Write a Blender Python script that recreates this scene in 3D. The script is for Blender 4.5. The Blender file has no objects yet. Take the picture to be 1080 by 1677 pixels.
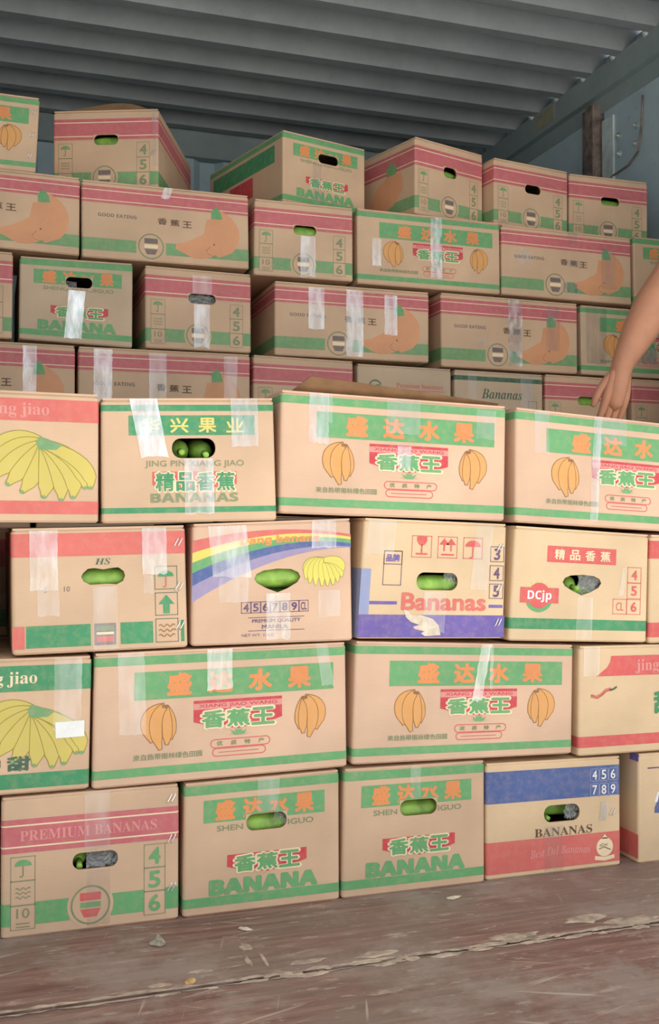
import bpy, bmesh, math, random
from mathutils import Vector, Matrix
from mathutils.geometry import tessellate_polygon
random.seed(7)
SC = bpy.context.scene
COL = SC.collection

# ------------------------------------------------------------------ camera, sky, light, exposure
cam = bpy.data.cameras.new('camera')
cam.sensor_fit = 'HORIZONTAL'; cam.sensor_width = 36.0; cam.lens = 36.0 * 1715.0 / 1080.0
cam.clip_start = 0.02; cam.clip_end = 500
cam_o = bpy.data.objects.new('camera', cam); COL.objects.link(cam_o)
cam_o.location = (0, 0, 0.70)
cam_o.rotation_euler = (math.radians(90 + 0.718), 0, math.radians(-18.4))
SC.camera = cam_o

world = bpy.data.worlds.new('overcast_sky'); SC.world = world; world.use_nodes = True
bg = world.node_tree.nodes['Background']
bg.inputs['Color'].default_value = (0.93, 0.97, 1.0, 1); bg.inputs['Strength'].default_value = 1.0
sun_d = bpy.data.lights.new('hazy_sun', 'SUN'); sun_d.energy = 9.0; sun_d.angle = math.radians(3); sun_d.color = (1.0, 0.95, 0.89)
sun = bpy.data.objects.new('hazy_sun', sun_d); COL.objects.link(sun)
sun.rotation_euler = Vector((-0.62, -0.25, -0.74)).to_track_quat('-Z', 'Y').to_euler()

SC.view_settings.view_transform = 'Standard'; SC.view_settings.look = 'None'
SC.view_settings.gamma = 1.0; SC.view_settings.use_curve_mapping = False
SC.view_settings.exposure = 0.50

# ------------------------------------------------------------------ helpers
def lin(c):
    return tuple(((v / 255) / 12.92 if v / 255 <= 0.04045 else ((v / 255 + 0.055) / 1.055) ** 2.4) for v in c) + (1.0,)

MATS = {}
def new_mat(name):
    m = bpy.data.materials.new(name); m.use_nodes = True
    nt = m.node_tree; b = nt.nodes['Principled BSDF']
    MATS[name] = m
    return m, nt, b

def noise(nt, scale, detail=3, rough=0.55, stretch=None):
    tc = nt.nodes.new('ShaderNodeTexCoord')
    n = nt.nodes.new('ShaderNodeTexNoise'); n.inputs['Scale'].default_value = scale
    n.inputs['Detail'].default_value = detail; n.inputs['Roughness'].default_value = rough
    if stretch:
        mp = nt.nodes.new('ShaderNodeMapping'); mp.inputs['Scale'].default_value = stretch
        nt.links.new(tc.outputs['Object'], mp.inputs['Vector']); nt.links.new(mp.outputs[0], n.inputs['Vector'])
    else:
        nt.links.new(tc.outputs['Object'], n.inputs['Vector'])
    return n

def ramp(nt, src, stops):
    r = nt.nodes.new('ShaderNodeValToRGB'); e = r.color_ramp.elements
    while len(e) < len(stops): e.new(0.5)
    for k, (p, c) in enumerate(stops):
        e[k].position = p; e[k].color = c if len(c) == 4 else lin(c)
    nt.links.new(src, r.inputs[0])
    return r

def bump(nt, b, src, strength, dist=0.002):
    bm = nt.nodes.new('ShaderNodeBump'); bm.inputs['Strength'].default_value = strength
    bm.inputs['Distance'].default_value = dist
    nt.links.new(src, bm.inputs['Height']); nt.links.new(bm.outputs[0], b.inputs['Normal'])

def mixcol(nt, fac, a, b_):
    mx = nt.nodes.new('ShaderNodeMix'); mx.data_type = 'RGBA'
    for s, v in ((mx.inputs[0], fac), (mx.inputs[6], a), (mx.inputs[7], b_)):
        if isinstance(v, (tuple, float, int)): s.default_value = v
        else: nt.links.new(v, s)
    return mx.outputs[2]

def simple(name, rgb, rough=0.6, metal=0.0, var=0.10, scale=18, bmp=0.0, spec=0.35):
    m, nt, b = new_mat(name)
    n = noise(nt, scale)
    d = tuple(max(0, v * (1 - var)) for v in rgb); l = tuple(min(255, v * (1 + var * 0.6)) for v in rgb)
    r = ramp(nt, n.outputs[0], [(0.3, lin(d)), (0.7, lin(l))])
    nt.links.new(r.outputs[0], b.inputs['Base Color'])
    b.inputs['Roughness'].default_value = rough; b.inputs['Metallic'].default_value = metal
    b.inputs['Specular IOR Level'].default_value = spec
    if bmp: bump(nt, b, n.outputs[0], bmp)
    return m

def cardboard(name, rgb):
    m, nt, b = new_mat(name)
    big = noise(nt, 5.0, 3); fine = noise(nt, 60, 2, stretch=(1, 1, 6))
    d = tuple(v * 0.93 for v in rgb); l = tuple(min(255, v * 1.04) for v in rgb)
    r = ramp(nt, big.outputs[0], [(0.3, lin(d)), (0.7, lin(l))])
    f = ramp(nt, fine.outputs[0], [(0.35, (0.972, 0.968, 0.964, 1)), (0.65, (1, 1, 1, 1))])
    mx = nt.nodes.new('ShaderNodeMix'); mx.data_type = 'RGBA'; mx.blend_type = 'MULTIPLY'; mx.inputs[0].default_value = 1
    nt.links.new(r.outputs[0], mx.inputs[6]); nt.links.new(f.outputs[0], mx.inputs[7])
    nt.links.new(mx.outputs[2], b.inputs['Base Color'])
    b.inputs['Roughness'].default_value = 0.62; b.inputs['Specular IOR Level'].default_value = 0.3
    bump(nt, b, big.outputs[0], 0.25, 0.006)
    return m

def ink(name, rgb, wear=0.22):
    m, nt, b = new_mat(name)
    n = noise(nt, 55, 4, 0.7); n2 = noise(nt, 7, 2)
    r = ramp(nt, n.outputs[0], [(0.45, (0, 0, 0, 1)), (0.75, (wear, wear, wear, 1))])
    d = tuple(v * 0.95 for v in rgb); l = tuple(min(255, v * 1.03) for v in rgb)
    base = ramp(nt, n2.outputs[0], [(0.3, lin(d)), (0.7, lin(l))])
    c = mixcol(nt, r.outputs[0], base.outputs[0], lin((218, 182, 146)))
    nt.links.new(c, b.inputs['Base Color'])
    b.inputs['Roughness'].default_value = 0.5; b.inputs['Specular IOR Level'].default_value = 0.35
    return m

def tape_mat(name, fac, rough):
    m, nt, b = new_mat(name)
    nt.nodes.remove(b)
    out = nt.nodes['Material Output']
    t = nt.nodes.new('ShaderNodeBsdfTransparent'); t.inputs[0].default_value = (0.97, 0.97, 0.97, 1)
    g = nt.nodes.new('ShaderNodeBsdfGlossy'); g.inputs['Roughness'].default_value = rough
    g.inputs['Color'].default_value = (0.95, 0.97, 0.98, 1)
    mx = nt.nodes.new('ShaderNodeMixShader')
    n = noise(nt, 18, 3, 0.6, stretch=(2.4, 1, 0.6))
    r = ramp(nt, n.outputs[0], [(0.32, (fac * 0.45,) * 3 + (1,)), (0.68, (min(1, fac * 1.4),) * 3 + (1,))])
    nt.links.new(r.outputs[0], mx.inputs[0]); nt.links.new(t.outputs[0], mx.inputs[1]); nt.links.new(g.outputs[0], mx.inputs[2])
    n2 = noise(nt, 22, 2, 0.5, stretch=(1.8, 1, 0.7))
    bm = nt.nodes.new('ShaderNodeBump'); bm.inputs['Strength'].default_value = 0.22; bm.inputs['Distance'].default_value = 0.003
    nt.links.new(n2.outputs[0], bm.inputs['Height']); nt.links.new(bm.outputs[0], g.inputs['Normal'])
    nt.links.new(mx.outputs[0], out.inputs[0])
    return m

for nm, c in dict(board=(214, 180, 149), board_pale=(226, 196, 158), board_frontlit=(220, 184, 156), board_grey=(206, 180, 152)).items(): cardboard(nm, c)  # pinkish tone is tan board with its front-lit look put into the colour
INKS = dict(green=(106, 168, 112), green_deep=(70, 148, 102), green_dull=(122, 164, 114), green_grey=(132, 144, 108), green_dark=(66, 104, 84),
            pink=(202, 108, 114), pink_pale=(226, 150, 144), red=(216, 96, 94), red_soft=(218, 112, 104), red_deep=(206, 70, 80), orange=(232, 146, 88),
            banana_orange=(226, 164, 98), fruit_orange=(222, 158, 116), brown=(150, 104, 62), brown_dark=(104, 78, 60), yellow=(224, 212, 104), yellow_dull=(208, 190, 100),
            olive=(150, 140, 50), cream=(244, 222, 184), white=(246, 242, 236), blue=(84, 104, 158), purple=(112, 96, 170), purple_dark=(96, 72, 116),
            lilac=(158, 148, 184), lilac_blue=(150, 160, 196), grey_ink=(120, 108, 104), gold=(226, 210, 120))
for k, c in INKS.items(): ink('ink_' + k, c)
tape_mat('tape_soft', 0.15, 0.32); tape_mat('tape_mid', 0.30, 0.28); tape_mat('tape_bright', 0.55, 0.30)
simple('kraft_inside', (150, 116, 84), 0.8, var=0.12)
simple('skin_green', (142, 184, 76), 0.42, var=0.22, scale=30, spec=0.5)
simple('banana_tip', (96, 84, 52), 0.7, var=0.3, scale=60)
simple('steel_staple', (236, 234, 228), 0.25, metal=0.6, var=0.03)
simple('paper_white', (240, 240, 238), 0.6, var=0.03)
simple('paper_torn', (226, 208, 184), 0.8, var=0.10, scale=60, bmp=0.4)
m, nt, b = new_mat('liner_film')
b.inputs['Base Color'].default_value = (0.85, 0.86, 0.84, 1); b.inputs['Roughness'].default_value = 0.15
b.inputs['Alpha'].default_value = 0.42; b.inputs['Specular IOR Level'].default_value = 0.9

def link(o, parent=None):
    COL.objects.link(o)
    if parent is not None: o.parent = parent
    return o

def mesh_obj(name, verts, faces, mats, parent=None, fm=None, smooth=False):
    me = bpy.data.meshes.new(name); me.from_pydata(verts, [], faces)
    for mt in ([mats] if isinstance(mats, str) else mats): me.materials.append(MATS[mt])
    if fm:
        for p, i in zip(me.polygons, fm): p.material_index = i
    if smooth: me.polygons.foreach_set('use_smooth', [True] * len(me.polygons))
    me.update()
    return link(bpy.data.objects.new(name, me), parent)

def tag(o, label=None, cat=None, group=None, kind=None):
    for k, v in (('label', label), ('category', cat), ('group', group), ('kind', kind)):
        if v: o[k] = v
    return o

def empty(name, loc, rz=0.0):
    e = bpy.data.objects.new(name, None); e.empty_display_size = 0.05
    e.location = loc; e.rotation_euler = (0, 0, rz)
    return link(e)

class MB:
    def __init__(s): s.v = []; s.f = []; s.m = []; s.mats = []
    def mi(s, mat):
        if mat not in s.mats: s.mats.append(mat)
        return s.mats.index(mat)
    def add(s, vs, fs, mat):
        o = len(s.v); i = s.mi(mat); s.v += [tuple(v) for v in vs]
        for f in fs: s.f.append(tuple(a + o for a in f)); s.m.append(i)
    def box(s, a, b_, mat):
        (x0, y0, z0), (x1, y1, z1) = a, b_
        s.add([(x0,y0,z0),(x1,y0,z0),(x1,y1,z0),(x0,y1,z0),(x0,y0,z1),(x1,y0,z1),(x1,y1,z1),(x0,y1,z1)],
              [(0,3,2,1),(4,5,6,7),(0,1,5,4),(1,2,6,5),(2,3,7,6),(3,0,4,7)], mat)
    def tube(s, pts, rad, mat, n=8, cap=True):
        pts = [Vector(p) for p in pts]; rings = []
        up = None
        for i, p in enumerate(pts):
            t = (pts[min(i+1, len(pts)-1)] - pts[max(i-1, 0)]).normalized()
            if up is None: up = t.orthogonal().normalized()
            a = (up - t * up.dot(t)).normalized(); up = a; c = t.cross(a)
            r = rad[i] if isinstance(rad, (list, tuple)) else rad
            rings.append([p + (a * math.cos(2*math.pi*k/n) + c * math.sin(2*math.pi*k/n)) * r for k in range(n)])
        vs = [v for rg in rings for v in rg]; fs = []
        for i in range(len(rings)-1):
            for k in range(n):
                fs.append((i*n+k, i*n+(k+1)%n, (i+1)*n+(k+1)%n, (i+1)*n+k))
        if cap: fs.append(tuple(range(n))[::-1]); fs.append(tuple((len(rings)-1)*n+k for k in range(n)))
        s.add(vs, fs, mat)
    def build(s, name, parent=None, smooth=False):
        return mesh_obj(name, s.v, s.f, s.mats, parent, s.m, smooth)

# ------------------------------------------------------------------ the container (setting)
XL, XR, Y0, Y1, ZT = -0.50, 2.35, 1.18, 4.75, 2.50
m, nt, b = new_mat('roof_paint')
n = noise(nt, 2.2, 5, 0.7); n2 = noise(nt, 30, 4, 0.7)
c1 = ramp(nt, n.outputs[0], [(0.3, (136, 142, 146)), (0.7, (160, 167, 170))])
c2 = ramp(nt, n2.outputs[0], [(0.62, (0, 0, 0, 1)), (0.78, (0.35, 0.35, 0.35, 1))])
nt.links.new(mixcol(nt, c2.outputs[0], c1.outputs[0], lin((92, 82, 76))), b.inputs['Base Color'])
b.inputs['Roughness'].default_value = 0.6
m, nt, b = new_mat('wall_paint')
n = noise(nt, 1.6, 5, 0.7); n2 = noise(nt, 14, 5, 0.75)
c1 = ramp(nt, n.outputs[0], [(0.3, (168, 190, 200)), (0.7, (196, 214, 222))])
c2 = ramp(nt, n2.outputs[0], [(0.60, (0, 0, 0, 1)), (0.80, (0.55, 0.55, 0.55, 1))])
nt.links.new(mixcol(nt, c2.outputs[0], c1.outputs[0], lin((108, 104, 98))), b.inputs['Base Color'])
b.inputs['Roughness'].default_value = 0.45; bump(nt, b, n.outputs[0], 0.25, 0.01)
m, nt, b = new_mat('rail_paint')
n = noise(nt, 3, 5, 0.7)
c1 = ramp(nt, n.outputs[0], [(0.3, (134, 150, 152)), (0.7, (160, 174, 174))])
nt.links.new(c1.outputs[0], b.inputs['Base Color']); b.inputs['Roughness'].default_value = 0.5
simple('rust_brown', (136, 120, 112), 0.75, var=0.3, scale=25, bmp=0.3)
simple('light_strip', (206, 220, 220), 0.45, var=0.10)
simple('primer_patch', (168, 164, 140), 0.6, var=0.1)
simple('bolt_steel', (206, 212, 210), 0.4, metal=0.5, var=0.15)
simple('bare_ground', (194, 191, 185), 0.9, var=0.12, scale=1.5)

# worn red-brown plywood
m, nt, b = new_mat('floor_ply')
grain = noise(nt, 9, 6, 0.65, stretch=(0.5, 7, 1)); blot = noise(nt, 2.6, 5, 0.65); scuff = noise(nt, 16, 6, 0.78, stretch=(0.8, 3.2, 1)); dust = noise(nt, 3.4, 6, 0.7)
c1 = ramp(nt, grain.outputs[0], [(0.25, (90, 60, 54)), (0.5, (134, 98, 88)), (0.75, (172, 142, 126))])
c2 = ramp(nt, blot.outputs[0], [(0.42, (0, 0, 0, 1)), (0.60, (0.75, 0.75, 0.75, 1))])
cA = mixcol(nt, c2.outputs[0], c1.outputs[0], lin((138, 120, 110)))
c3 = ramp(nt, scuff.outputs[0], [(0.57, (0, 0, 0, 1)), (0.64, (0.7, 0.7, 0.7, 1))])
cB = mixcol(nt, c3.outputs[0], cA, lin((196, 178, 162)))
c4 = ramp(nt, dust.outputs[0], [(0.50, (0, 0, 0, 1)), (0.60, (0.55, 0.55, 0.55, 1))])
cC = mixcol(nt, c4.outputs[0], cB, lin((164, 150, 140)))
for (ang, sc_, th_) in ((0.30, 9, 0.685), (-0.45, 13, 0.70), (1.25, 11, 0.70)):
    tc = nt.nodes.new('ShaderNodeTexCoord'); mp = nt.nodes.new('ShaderNodeMapping'); mp.vector_type = 'TEXTURE'; mp.inputs['Rotation'].default_value = (0, 0, ang); mp.inputs['Scale'].default_value = (3.0, 0.16, 1)
    ns_ = nt.nodes.new('ShaderNodeTexNoise'); ns_.inputs['Scale'].default_value = sc_; ns_.inputs['Detail'].default_value = 2
    nt.links.new(tc.outputs['Object'], mp.inputs['Vector']); nt.links.new(mp.outputs[0], ns_.inputs['Vector'])
    rs_ = ramp(nt, ns_.outputs[0], [(th_, (0, 0, 0, 1)), (th_ + .06, (0.6, 0.6, 0.6, 1))])
    cC = mixcol(nt, rs_.outputs[0], cC, lin((204, 188, 172)))
nt.links.new(cC, b.inputs['Base Color'])
b.inputs['Roughness'].default_value = 0.55; bump(nt, b, grain.outputs[0], 0.3, 0.004)
simple('raw_wood', (184, 164, 144), 0.85, var=0.22, scale=40, bmp=0.5)
simple('seam_dirt', (52, 42, 38), 0.95, var=0.3, scale=30)

floor = empty('floor', (0, 0, 0)); tag(floor, kind='structure')
fb = MB(); fb.box((XL, Y0, -0.12), (XR, Y1, -0.030), 'seam_dirt'); fb.build('floor_base', floor)
SEAM = 1.575
rng = random.Random(3)
def jag(x0, x1, n, amp, y):
    return [(x0 + (x1 - x0) * i / n, y + (rng.uniform(-amp, amp) if 0 < i < n else 0)) for i in range(n + 1)]
def plank(pts_a, pts_b, name='floor_panel', mat='floor_ply', z=0.0, th=0.028):
    vs = [(x, y, z) for x, y in pts_a] + [(x, y, z) for x, y in reversed(pts_b)]
    k = len(vs); vs2 = vs + [(x, y, zz - th) for x, y, zz in vs]
    fs = [tuple(range(k)), tuple(range(2 * k - 1, k - 1, -1))] + [(i, i + k, (i + 1) % k + k, (i + 1) % k) for i in range(k)]
    return mesh_obj(name, vs2, fs, mat, floor)
plank([(XL, Y0), (XR, Y0)], jag(XL, XR, 110, 0.0035, SEAM - 0.0055))
plank(jag(XL, XR, 110, 0.004, SEAM + 0.006), [(XL, 2.79), (XR, 2.79)])
plank([(XL, 2.794), (XR, 2.794)], [(XL, 4.02), (XR, 4.02)])
plank([(XL, 4.024), (XR, 4.024)], [(XL, Y1), (XR, Y1)])
# splintered edge along the seam: pale flakes of bare wood
def flake(cx, cy, lx, ly, h=0.002):
    n = 13; p = []
    for i in range(n):
        a = 2 * math.pi * i / n; r = rng.uniform(0.55, 1.1)
        p.append((cx + math.cos(a) * lx * r, cy + math.sin(a) * ly * r))
    vs = [(x, y, 0.0002) for x, y in p] + [(cx + (x - cx) * 0.8, cy + (y - cy) * 0.8, h * rng.uniform(0.5, 1)) for x, y in p]
    fs = [tuple(range(n, 2 * n))] + [(i, (i + 1) % n, (i + 1) % n + n, i + n) for i in range(n)]
    return mesh_obj('wood_splinter', vs, fs, 'raw_wood', floor)
sp = MB(); pa = jag(0.02, XR, 150, 0.0045, SEAM + 0.012); pb2 = jag(0.02, XR, 150, 0.0045, SEAM - 0.010)
ns = len(pa); sp.add([(a, max(b_, SEAM + .0065), .0009) for a, b_ in pa] + [(a, SEAM + .005, .0004) for a, b_ in pa], [(i, i + 1, i + 1 + ns, i + ns) for i in range(ns - 1)], 'raw_wood'); sp.build('splintered_edge', floor)
sp = MB(); sp.add([(a, min(b_, SEAM - .0065), .0009) for a, b_ in pb2] + [(a, SEAM - .004, .0004) for a, b_ in pb2], [(i, i + 1, i + 1 + ns, i + ns) for i in range(ns - 1)], 'raw_wood'); sp.build('splintered_edge', floor)
x = 0.12
while x < 1.30:
    lx = rng.uniform(0.008, 0.034); big = 1.0 if x < 0.45 else 1.5
    if x > 0.40 or rng.random() < 0.55:
        flake(x, SEAM + rng.choice((-1, 1)) * rng.uniform(0.004, 0.011), lx, rng.uniform(0.003, 0.007) * big)
    x += lx * rng.uniform(0.7, 1.3)
flake(0.62, 1.605, 0.05, 0.014); flake(0.50, 1.612, 0.04, 0.012); flake(0.86, 1.60, 0.06, 0.014); flake(1.02, 1.63, 0.05, 0.024); flake(1.10, 1.60, 0.06, 0.02)
flake(0.33, 1.63, 0.025, 0.006); flake(0.26, 1.60, 0.02, 0.008); flake(0.42, 1.70, 0.012, 0.02); flake(0.41, 1.645, 0.005, 0.03); flake(0.435, 1.64, 0.004, 0.03)

# corrugated roof: ribs run across the container
ceil = empty('ceiling', (0, 0, 0)); tag(ceil, kind='structure')
pitch = 0.209; rib = 0.072
y = Y0; k = 0
while y < Y1 - 0.01:
    pr = [(y, ZT + rib), (y + 0.104, ZT + rib), (y + 0.130, ZT), (y + 0.178, ZT), (y + pitch, ZT + rib)]
    pr = [(min(a, Y1), z) for a, z in pr]
    vs = [(xx, a, z) for xx in (XL - 0.02, XR + 0.02) for a, z in pr] + [(xx, a, z + 0.004) for xx in (XL - 0.02, XR + 0.02) for a, z in pr]
    fs = [(i, i + 1, i + 6, i + 5) for i in range(4)] + [(i + 10, i + 15, i + 16, i + 11) for i in range(4)]
    mesh_obj('roof_corrugation', vs, fs, 'roof_paint', ceil)
    y += pitch

wr = empty('wall_right', (XR, 0, 0)); tag(wr, kind='structure')
wb = MB(); wb.box((0.005, Y0, -0.12), (0.045, Y1, ZT + 0.06), 'wall_paint'); wb.build('wall_sheet', wr)
pb = MB(); pb.box((-0.012, Y0, 0.0), (0.006, 3.575, 2.335), 'wall_paint'); pb.build('inner_panel', wr)
pb = MB(); pb.box((-0.012, 3.70, 0.0), (0.006, Y1, 2.335), 'wall_paint'); pb.build('inner_panel', wr)
pb = MB(); pb.box((-0.05, 3.60, 0.0), (0.006, 3.655, 2.375), 'rust_brown'); pb.box((-0.034, 3.655, 0.0), (0.006, 3.70, 2.375), 'rust_brown'); pb.build('wall_post', wr)
pb = MB(); pb.box((-0.020, 3.505, 0.0), (-0.010, 3.580, 2.30), 'light_strip'); pb.build('cover_strip', wr)
for (yy, zz) in ((3.47, 2.205), (3.47, 2.135), (3.36, 2.205), (3.36, 2.135), (3.47, 1.5), (3.36, 1.5)):
    pb = MB(); pb.tube([(-0.010, yy, zz), (-0.018, yy, zz), (-0.019, yy, zz)], [0.013, 0.013, 0.007], 'bolt_steel', 10); pb.tube([(-0.018, yy, zz), (-0.030, yy, zz)], 0.0055, 'bolt_steel', 6); pb.build('bolt', wr)
pb = MB(); pb.tube([(-0.02, 3.31, 2.30), (-0.024, 3.315, 2.18), (-0.022, 3.335, 2.10), (-0.02, 3.40, 2.07), (-0.02, 3.52, 2.06)], 0.004, 'rust_brown', 6); pb.build('tie_wire', wr)

tr = empty('trim_1', (XR, 0, 0)); tag(tr, kind='structure', label='grey steel top rail along the right wall')
pb = MB(); pb.box((-0.045, Y0, 2.402), (0.045, Y1, ZT + 0.004), 'rail_paint'); pb.build('top_rail', tr)
pb = MB(); pb.box((-0.016, Y0, 2.335), (0.02, Y1, 2.402), 'rail_paint'); pb.build('rail_flange', tr)
pb = MB(); pb.box((-0.0465, 3.90, 2.425), (-0.044, 4.06, 2.49), 'primer_patch'); pb.build('paint_patch', tr)
for i in range(14):
    yy = Y0 + 0.19 + i * 0.209
    pb = MB(); pb.tube([(-0.046, yy, 2.496), (-0.062, yy, 2.506)], [0.014, 0.004], 'bolt_steel', 7); pb.build('weld_tack', tr)

wl = empty('wall_left', (XL, 0, 0)); tag(wl, kind='structure')
pb = MB(); pb.box((-0.045, Y0, -0.12), (0.0, Y1, ZT + 0.06), 'wall_paint'); pb.build('wall_sheet', wl)
wk = empty('wall_back', (0, Y1, 0)); tag(wk, kind='structure')
x = XL
while x < XR - 0.01:
    pr = [(x, 0.036), (x + 0.07, 0.036), (x + 0.104, 0.0), (x + 0.174, 0.0), (x + 0.208, 0.036)]
    pr = [(min(a, XR), d) for a, d in pr]
    vs = [(a, d, z) for z in (-0.12, ZT + 0.05) for a, d in pr]
    mesh_obj('wall_corrugation', vs, [(i, i + 1, i + 6, i + 5) for i in range(4)], 'wall_paint', wk)
    x += 0.208
pb = MB(); pb.box((XL, -0.03, 2.385), (XR, 0.05, ZT + 0.05), 'rail_paint'); pb.build('header_beam', wk)
gb = MB(); gb.box((-60, -80, -1.20), (60, 60, -1.15), 'bare_ground'); g = gb.build('ground'); tag(g, kind='structure')

# ------------------------------------------------------------------ lettering
TX = {}
def glyphs(s):
    if s in TX: return TX[s]
    c = bpy.data.curves.new('lettering', 'FONT'); c.body = s; c.size = 1; c.resolution_u = 3
    o = bpy.data.objects.new('lettering', c)
    me = bpy.data.meshes.new_from_object(o)
    vs = [(v.co.x, v.co.y) for v in me.vertices]; fs = [tuple(p.vertices) for p in me.polygons]
    bpy.data.meshes.remove(me); bpy.data.objects.remove(o); bpy.data.curves.remove(c)
    TX[s] = (vs, fs); return TX[s]

def math_style(s, cap, low):
    out = ''
    for ch in s:
        if 'A' <= ch <= 'Z': out += chr(cap + ord(ch) - 65)
        elif 'a' <= ch <= 'z': out += chr(low + ord(ch) - 97)
        else: out += ch
    return out
def serif(s): return math_style(s, 0x1D400, 0x1D41A)
def bold(s): return math_style(s, 0x1D5D4, 0x1D5EE)
def script(s): return math_style(s, 0x1D468, 0x1D482)

# ------------------------------------------------------------------ cartons
class Carton:
    """local frame: x along the printed face, y into the stack, z up; q = corner points (x, z) TL TR BR BL"""
    def __init__(s, label, group, q, Y, depth, yaw=0.0, board='board', hole=None, holeshape='slot', name='banana_carton', flaps=True):
        s.w = (q[1][0] - q[0][0] + q[2][0] - q[3][0]) / 2; s.h = (q[0][1] + q[1][1] - q[2][1] - q[3][1]) / 2
        s.d = depth; z0 = min(q[2][1], q[3][1]); x0 = q[3][0]
        s.q = [(x - x0, z - z0) for x, z in q]
        s.root = empty(name, (x0, Y, z0), math.radians(yaw)); tag(s.root, label, 'carton', group)
        s.board = board; s.hole = None; s.cur = None
        s.th = 0.0045
        hp = None
        if hole:
            u0, u1, v0, v1 = hole; hp = s.hole_poly(u0, u1, v0, v1, holeshape); s.hole = (u0, u1, v0, v1)
        s.body(hp)
        if flaps: s.flaps()
    def W(s, x, y, z):                                   # slight slump of the carton, in the plane of its face
        u = x / s.w; v = z / s.h; TL, TR, BR, BL = s.q
        a = (1 - u) * (1 - v); b_ = u * (1 - v); c = u * v; d = (1 - u) * v
        return (BL[0]*a + BR[0]*b_ + TR[0]*c + TL[0]*d, y, BL[1]*a + BR[1]*b_ + TR[1]*c + TL[1]*d)
    def hole_poly(s, u0, u1, v0, v1, shape):
        w, h = s.w, s.h; x0, x1, z0, z1 = u0*w, u1*w, v0*h, v1*h; p = []
        if shape == 'slot':
            r = (z1 - z0) / 2 * 0.92
            for cx_, cz, a0 in ((x1 - r, z1 - r, 0), (x0 + r, z1 - r, 90), (x0 + r, z0 + r, 180), (x1 - r, z0 + r, 270)):
                for i in range(6):
                    a = math.radians(a0 + 18 * i); p.append((cx_ + r*math.cos(a), cz + r*math.sin(a)))
        elif shape == 'butterfly':
            for fx, fz in ((1, .5), (.97, .75), (.85, .97), (.7, .95), (.5, .88), (.3, .97), (.15, .93), (.04, .7), (0, .5), (.05, .25), (.2, .05), (.4, .06), (.6, .08), (.8, .03), (.95, .2)):
                p.append((x0 + (x1-x0)*fx, z0 + (z1-z0)*fz))
        elif shape == 'vee':
            for fx, fz in ((1, .62), (.95, .82), (.8, .96), (.5, 1), (.2, .94), (.05, .8), (0, .6), (.06, .42), (.25, .2), (.5, 0), (.72, .16), (.93, .4)):
                p.append((x0 + (x1-x0)*fx, z0 + (z1-z0)*fz))
        return p
    def profile(s, ins=0.0, r=0.006, n=4):
        x0, x1, y0, y1 = ins, s.w - ins, ins, s.d - ins; out = []
        for cx_, cy, a0 in ((x0 + r, y0 + r, 180), (x1 - r, y0 + r, 270), (x1 - r, y1 - r, 0), (x0 + r, y1 - r, 90)):
            for i in range(n):
                a = math.radians(a0 + 90 * i / (n - 1)); out.append((cx_ + r*math.cos(a), cy + r*math.sin(a)))
        return out                                       # starts at left face / front-left corner; front flat edge = index n-1 -> n
    def body(s, hp):
        mb = MB(); n = 4; h = s.h - 0.004
        rings = [(0.0, 0.003), (0.0035, 0.0), (h - 0.0035, 0.0), (h, 0.003)]
        P = [[(x, y, z) for x, y in s.profile(i)] for z, i in rings]; k = len(P[0])
        vs = [s.W(*v) for r in P for v in r]; fs = []
        for a in range(3):
            for i in range(k):
                if hp and a == 1 and i == n - 1: continue
                fs.append((a*k + i, a*k + (i+1) % k, (a+1)*k + (i+1) % k, (a+1)*k + i))
        fs.append(tuple(range(k))[::-1]); fs.append(tuple(3*k + i for i in range(k)))
        mb.add(vs, fs, s.board)
        if hp:
            A = P[1][n-1]; B = P[1][n]; z0, z1 = 0.0035, h - 0.0035
            outer = [(A[0], z0), (B[0], z0), (B[0], z1), (A[0], z1)]
            pts = outer + hp; tri = tessellate_polygon([[Vector((x, z, 0)) for x, z in outer], [Vector((x, z, 0)) for x, z in reversed(hp)]])
            flat = outer + list(reversed(hp))
            mb.add([s.W(x, 0, z) for x, z in flat], [t if True else t for t in tri], s.board)
            t = s.th
            mb.add([s.W(x, t, z) for x, z in flat], [tuple(reversed(t_)) for t_ in tri], 'kraft_inside')
            m_ = len(hp)
            mb.add([s.W(x, 0, z) for x, z in hp] + [s.W(x, t, z) for x, z in hp], [(i, (i+1) % m_, (i+1) % m_ + m_, i + m_) for i in range(m_)], 'kraft_inside')
            x0, x1, y1 = t, s.w - t, s.d - t
            c = [s.W(x, y, z) for x, y, z in ((x0,t,t),(x1,t,t),(x1,y1,t),(x0,y1,t),(x0,t,h-t),(x1,t,h-t),(x1,y1,h-t),(x0,y1,h-t))]
            mb.add(c, [(0,1,2,3),(7,6,5,4),(1,5,6,2),(2,6,7,3),(3,7,4,0)], 'kraft_inside')
        mb.build('carton_body', s.root)
    def flaps(s):
        h = s.h; g = 0.002
        for a, b_ in ((0.0015, s.d/2 - g), (s.d/2 + g, s.d - 0.0015)):
            mb = MB(); cs = [s.W(x, y, z) for z in (h - 0.004, h - 0.0002) for x, y in ((0.0025, a), (s.w - 0.0025, a), (s.w - 0.0025, b_), (0.0025, b_))]
            mb.add(cs, [(0,3,2,1),(4,5,6,7),(0,1,5,4),(1,2,6,5),(2,3,7,6),(3,0,4,7)], s.board); mb.build('top_flap', s.root)
    # --- printing: every part is one printed motif
    def begin(s): s.cur = MB(); s.nf = 0
    def end(s, name, label=None, under=None):
        o = None
        if s.cur.v:
            o = s.cur.build(name, under or s.root)
            if label: o['label'] = label
        s.cur = None
        return o
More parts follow.
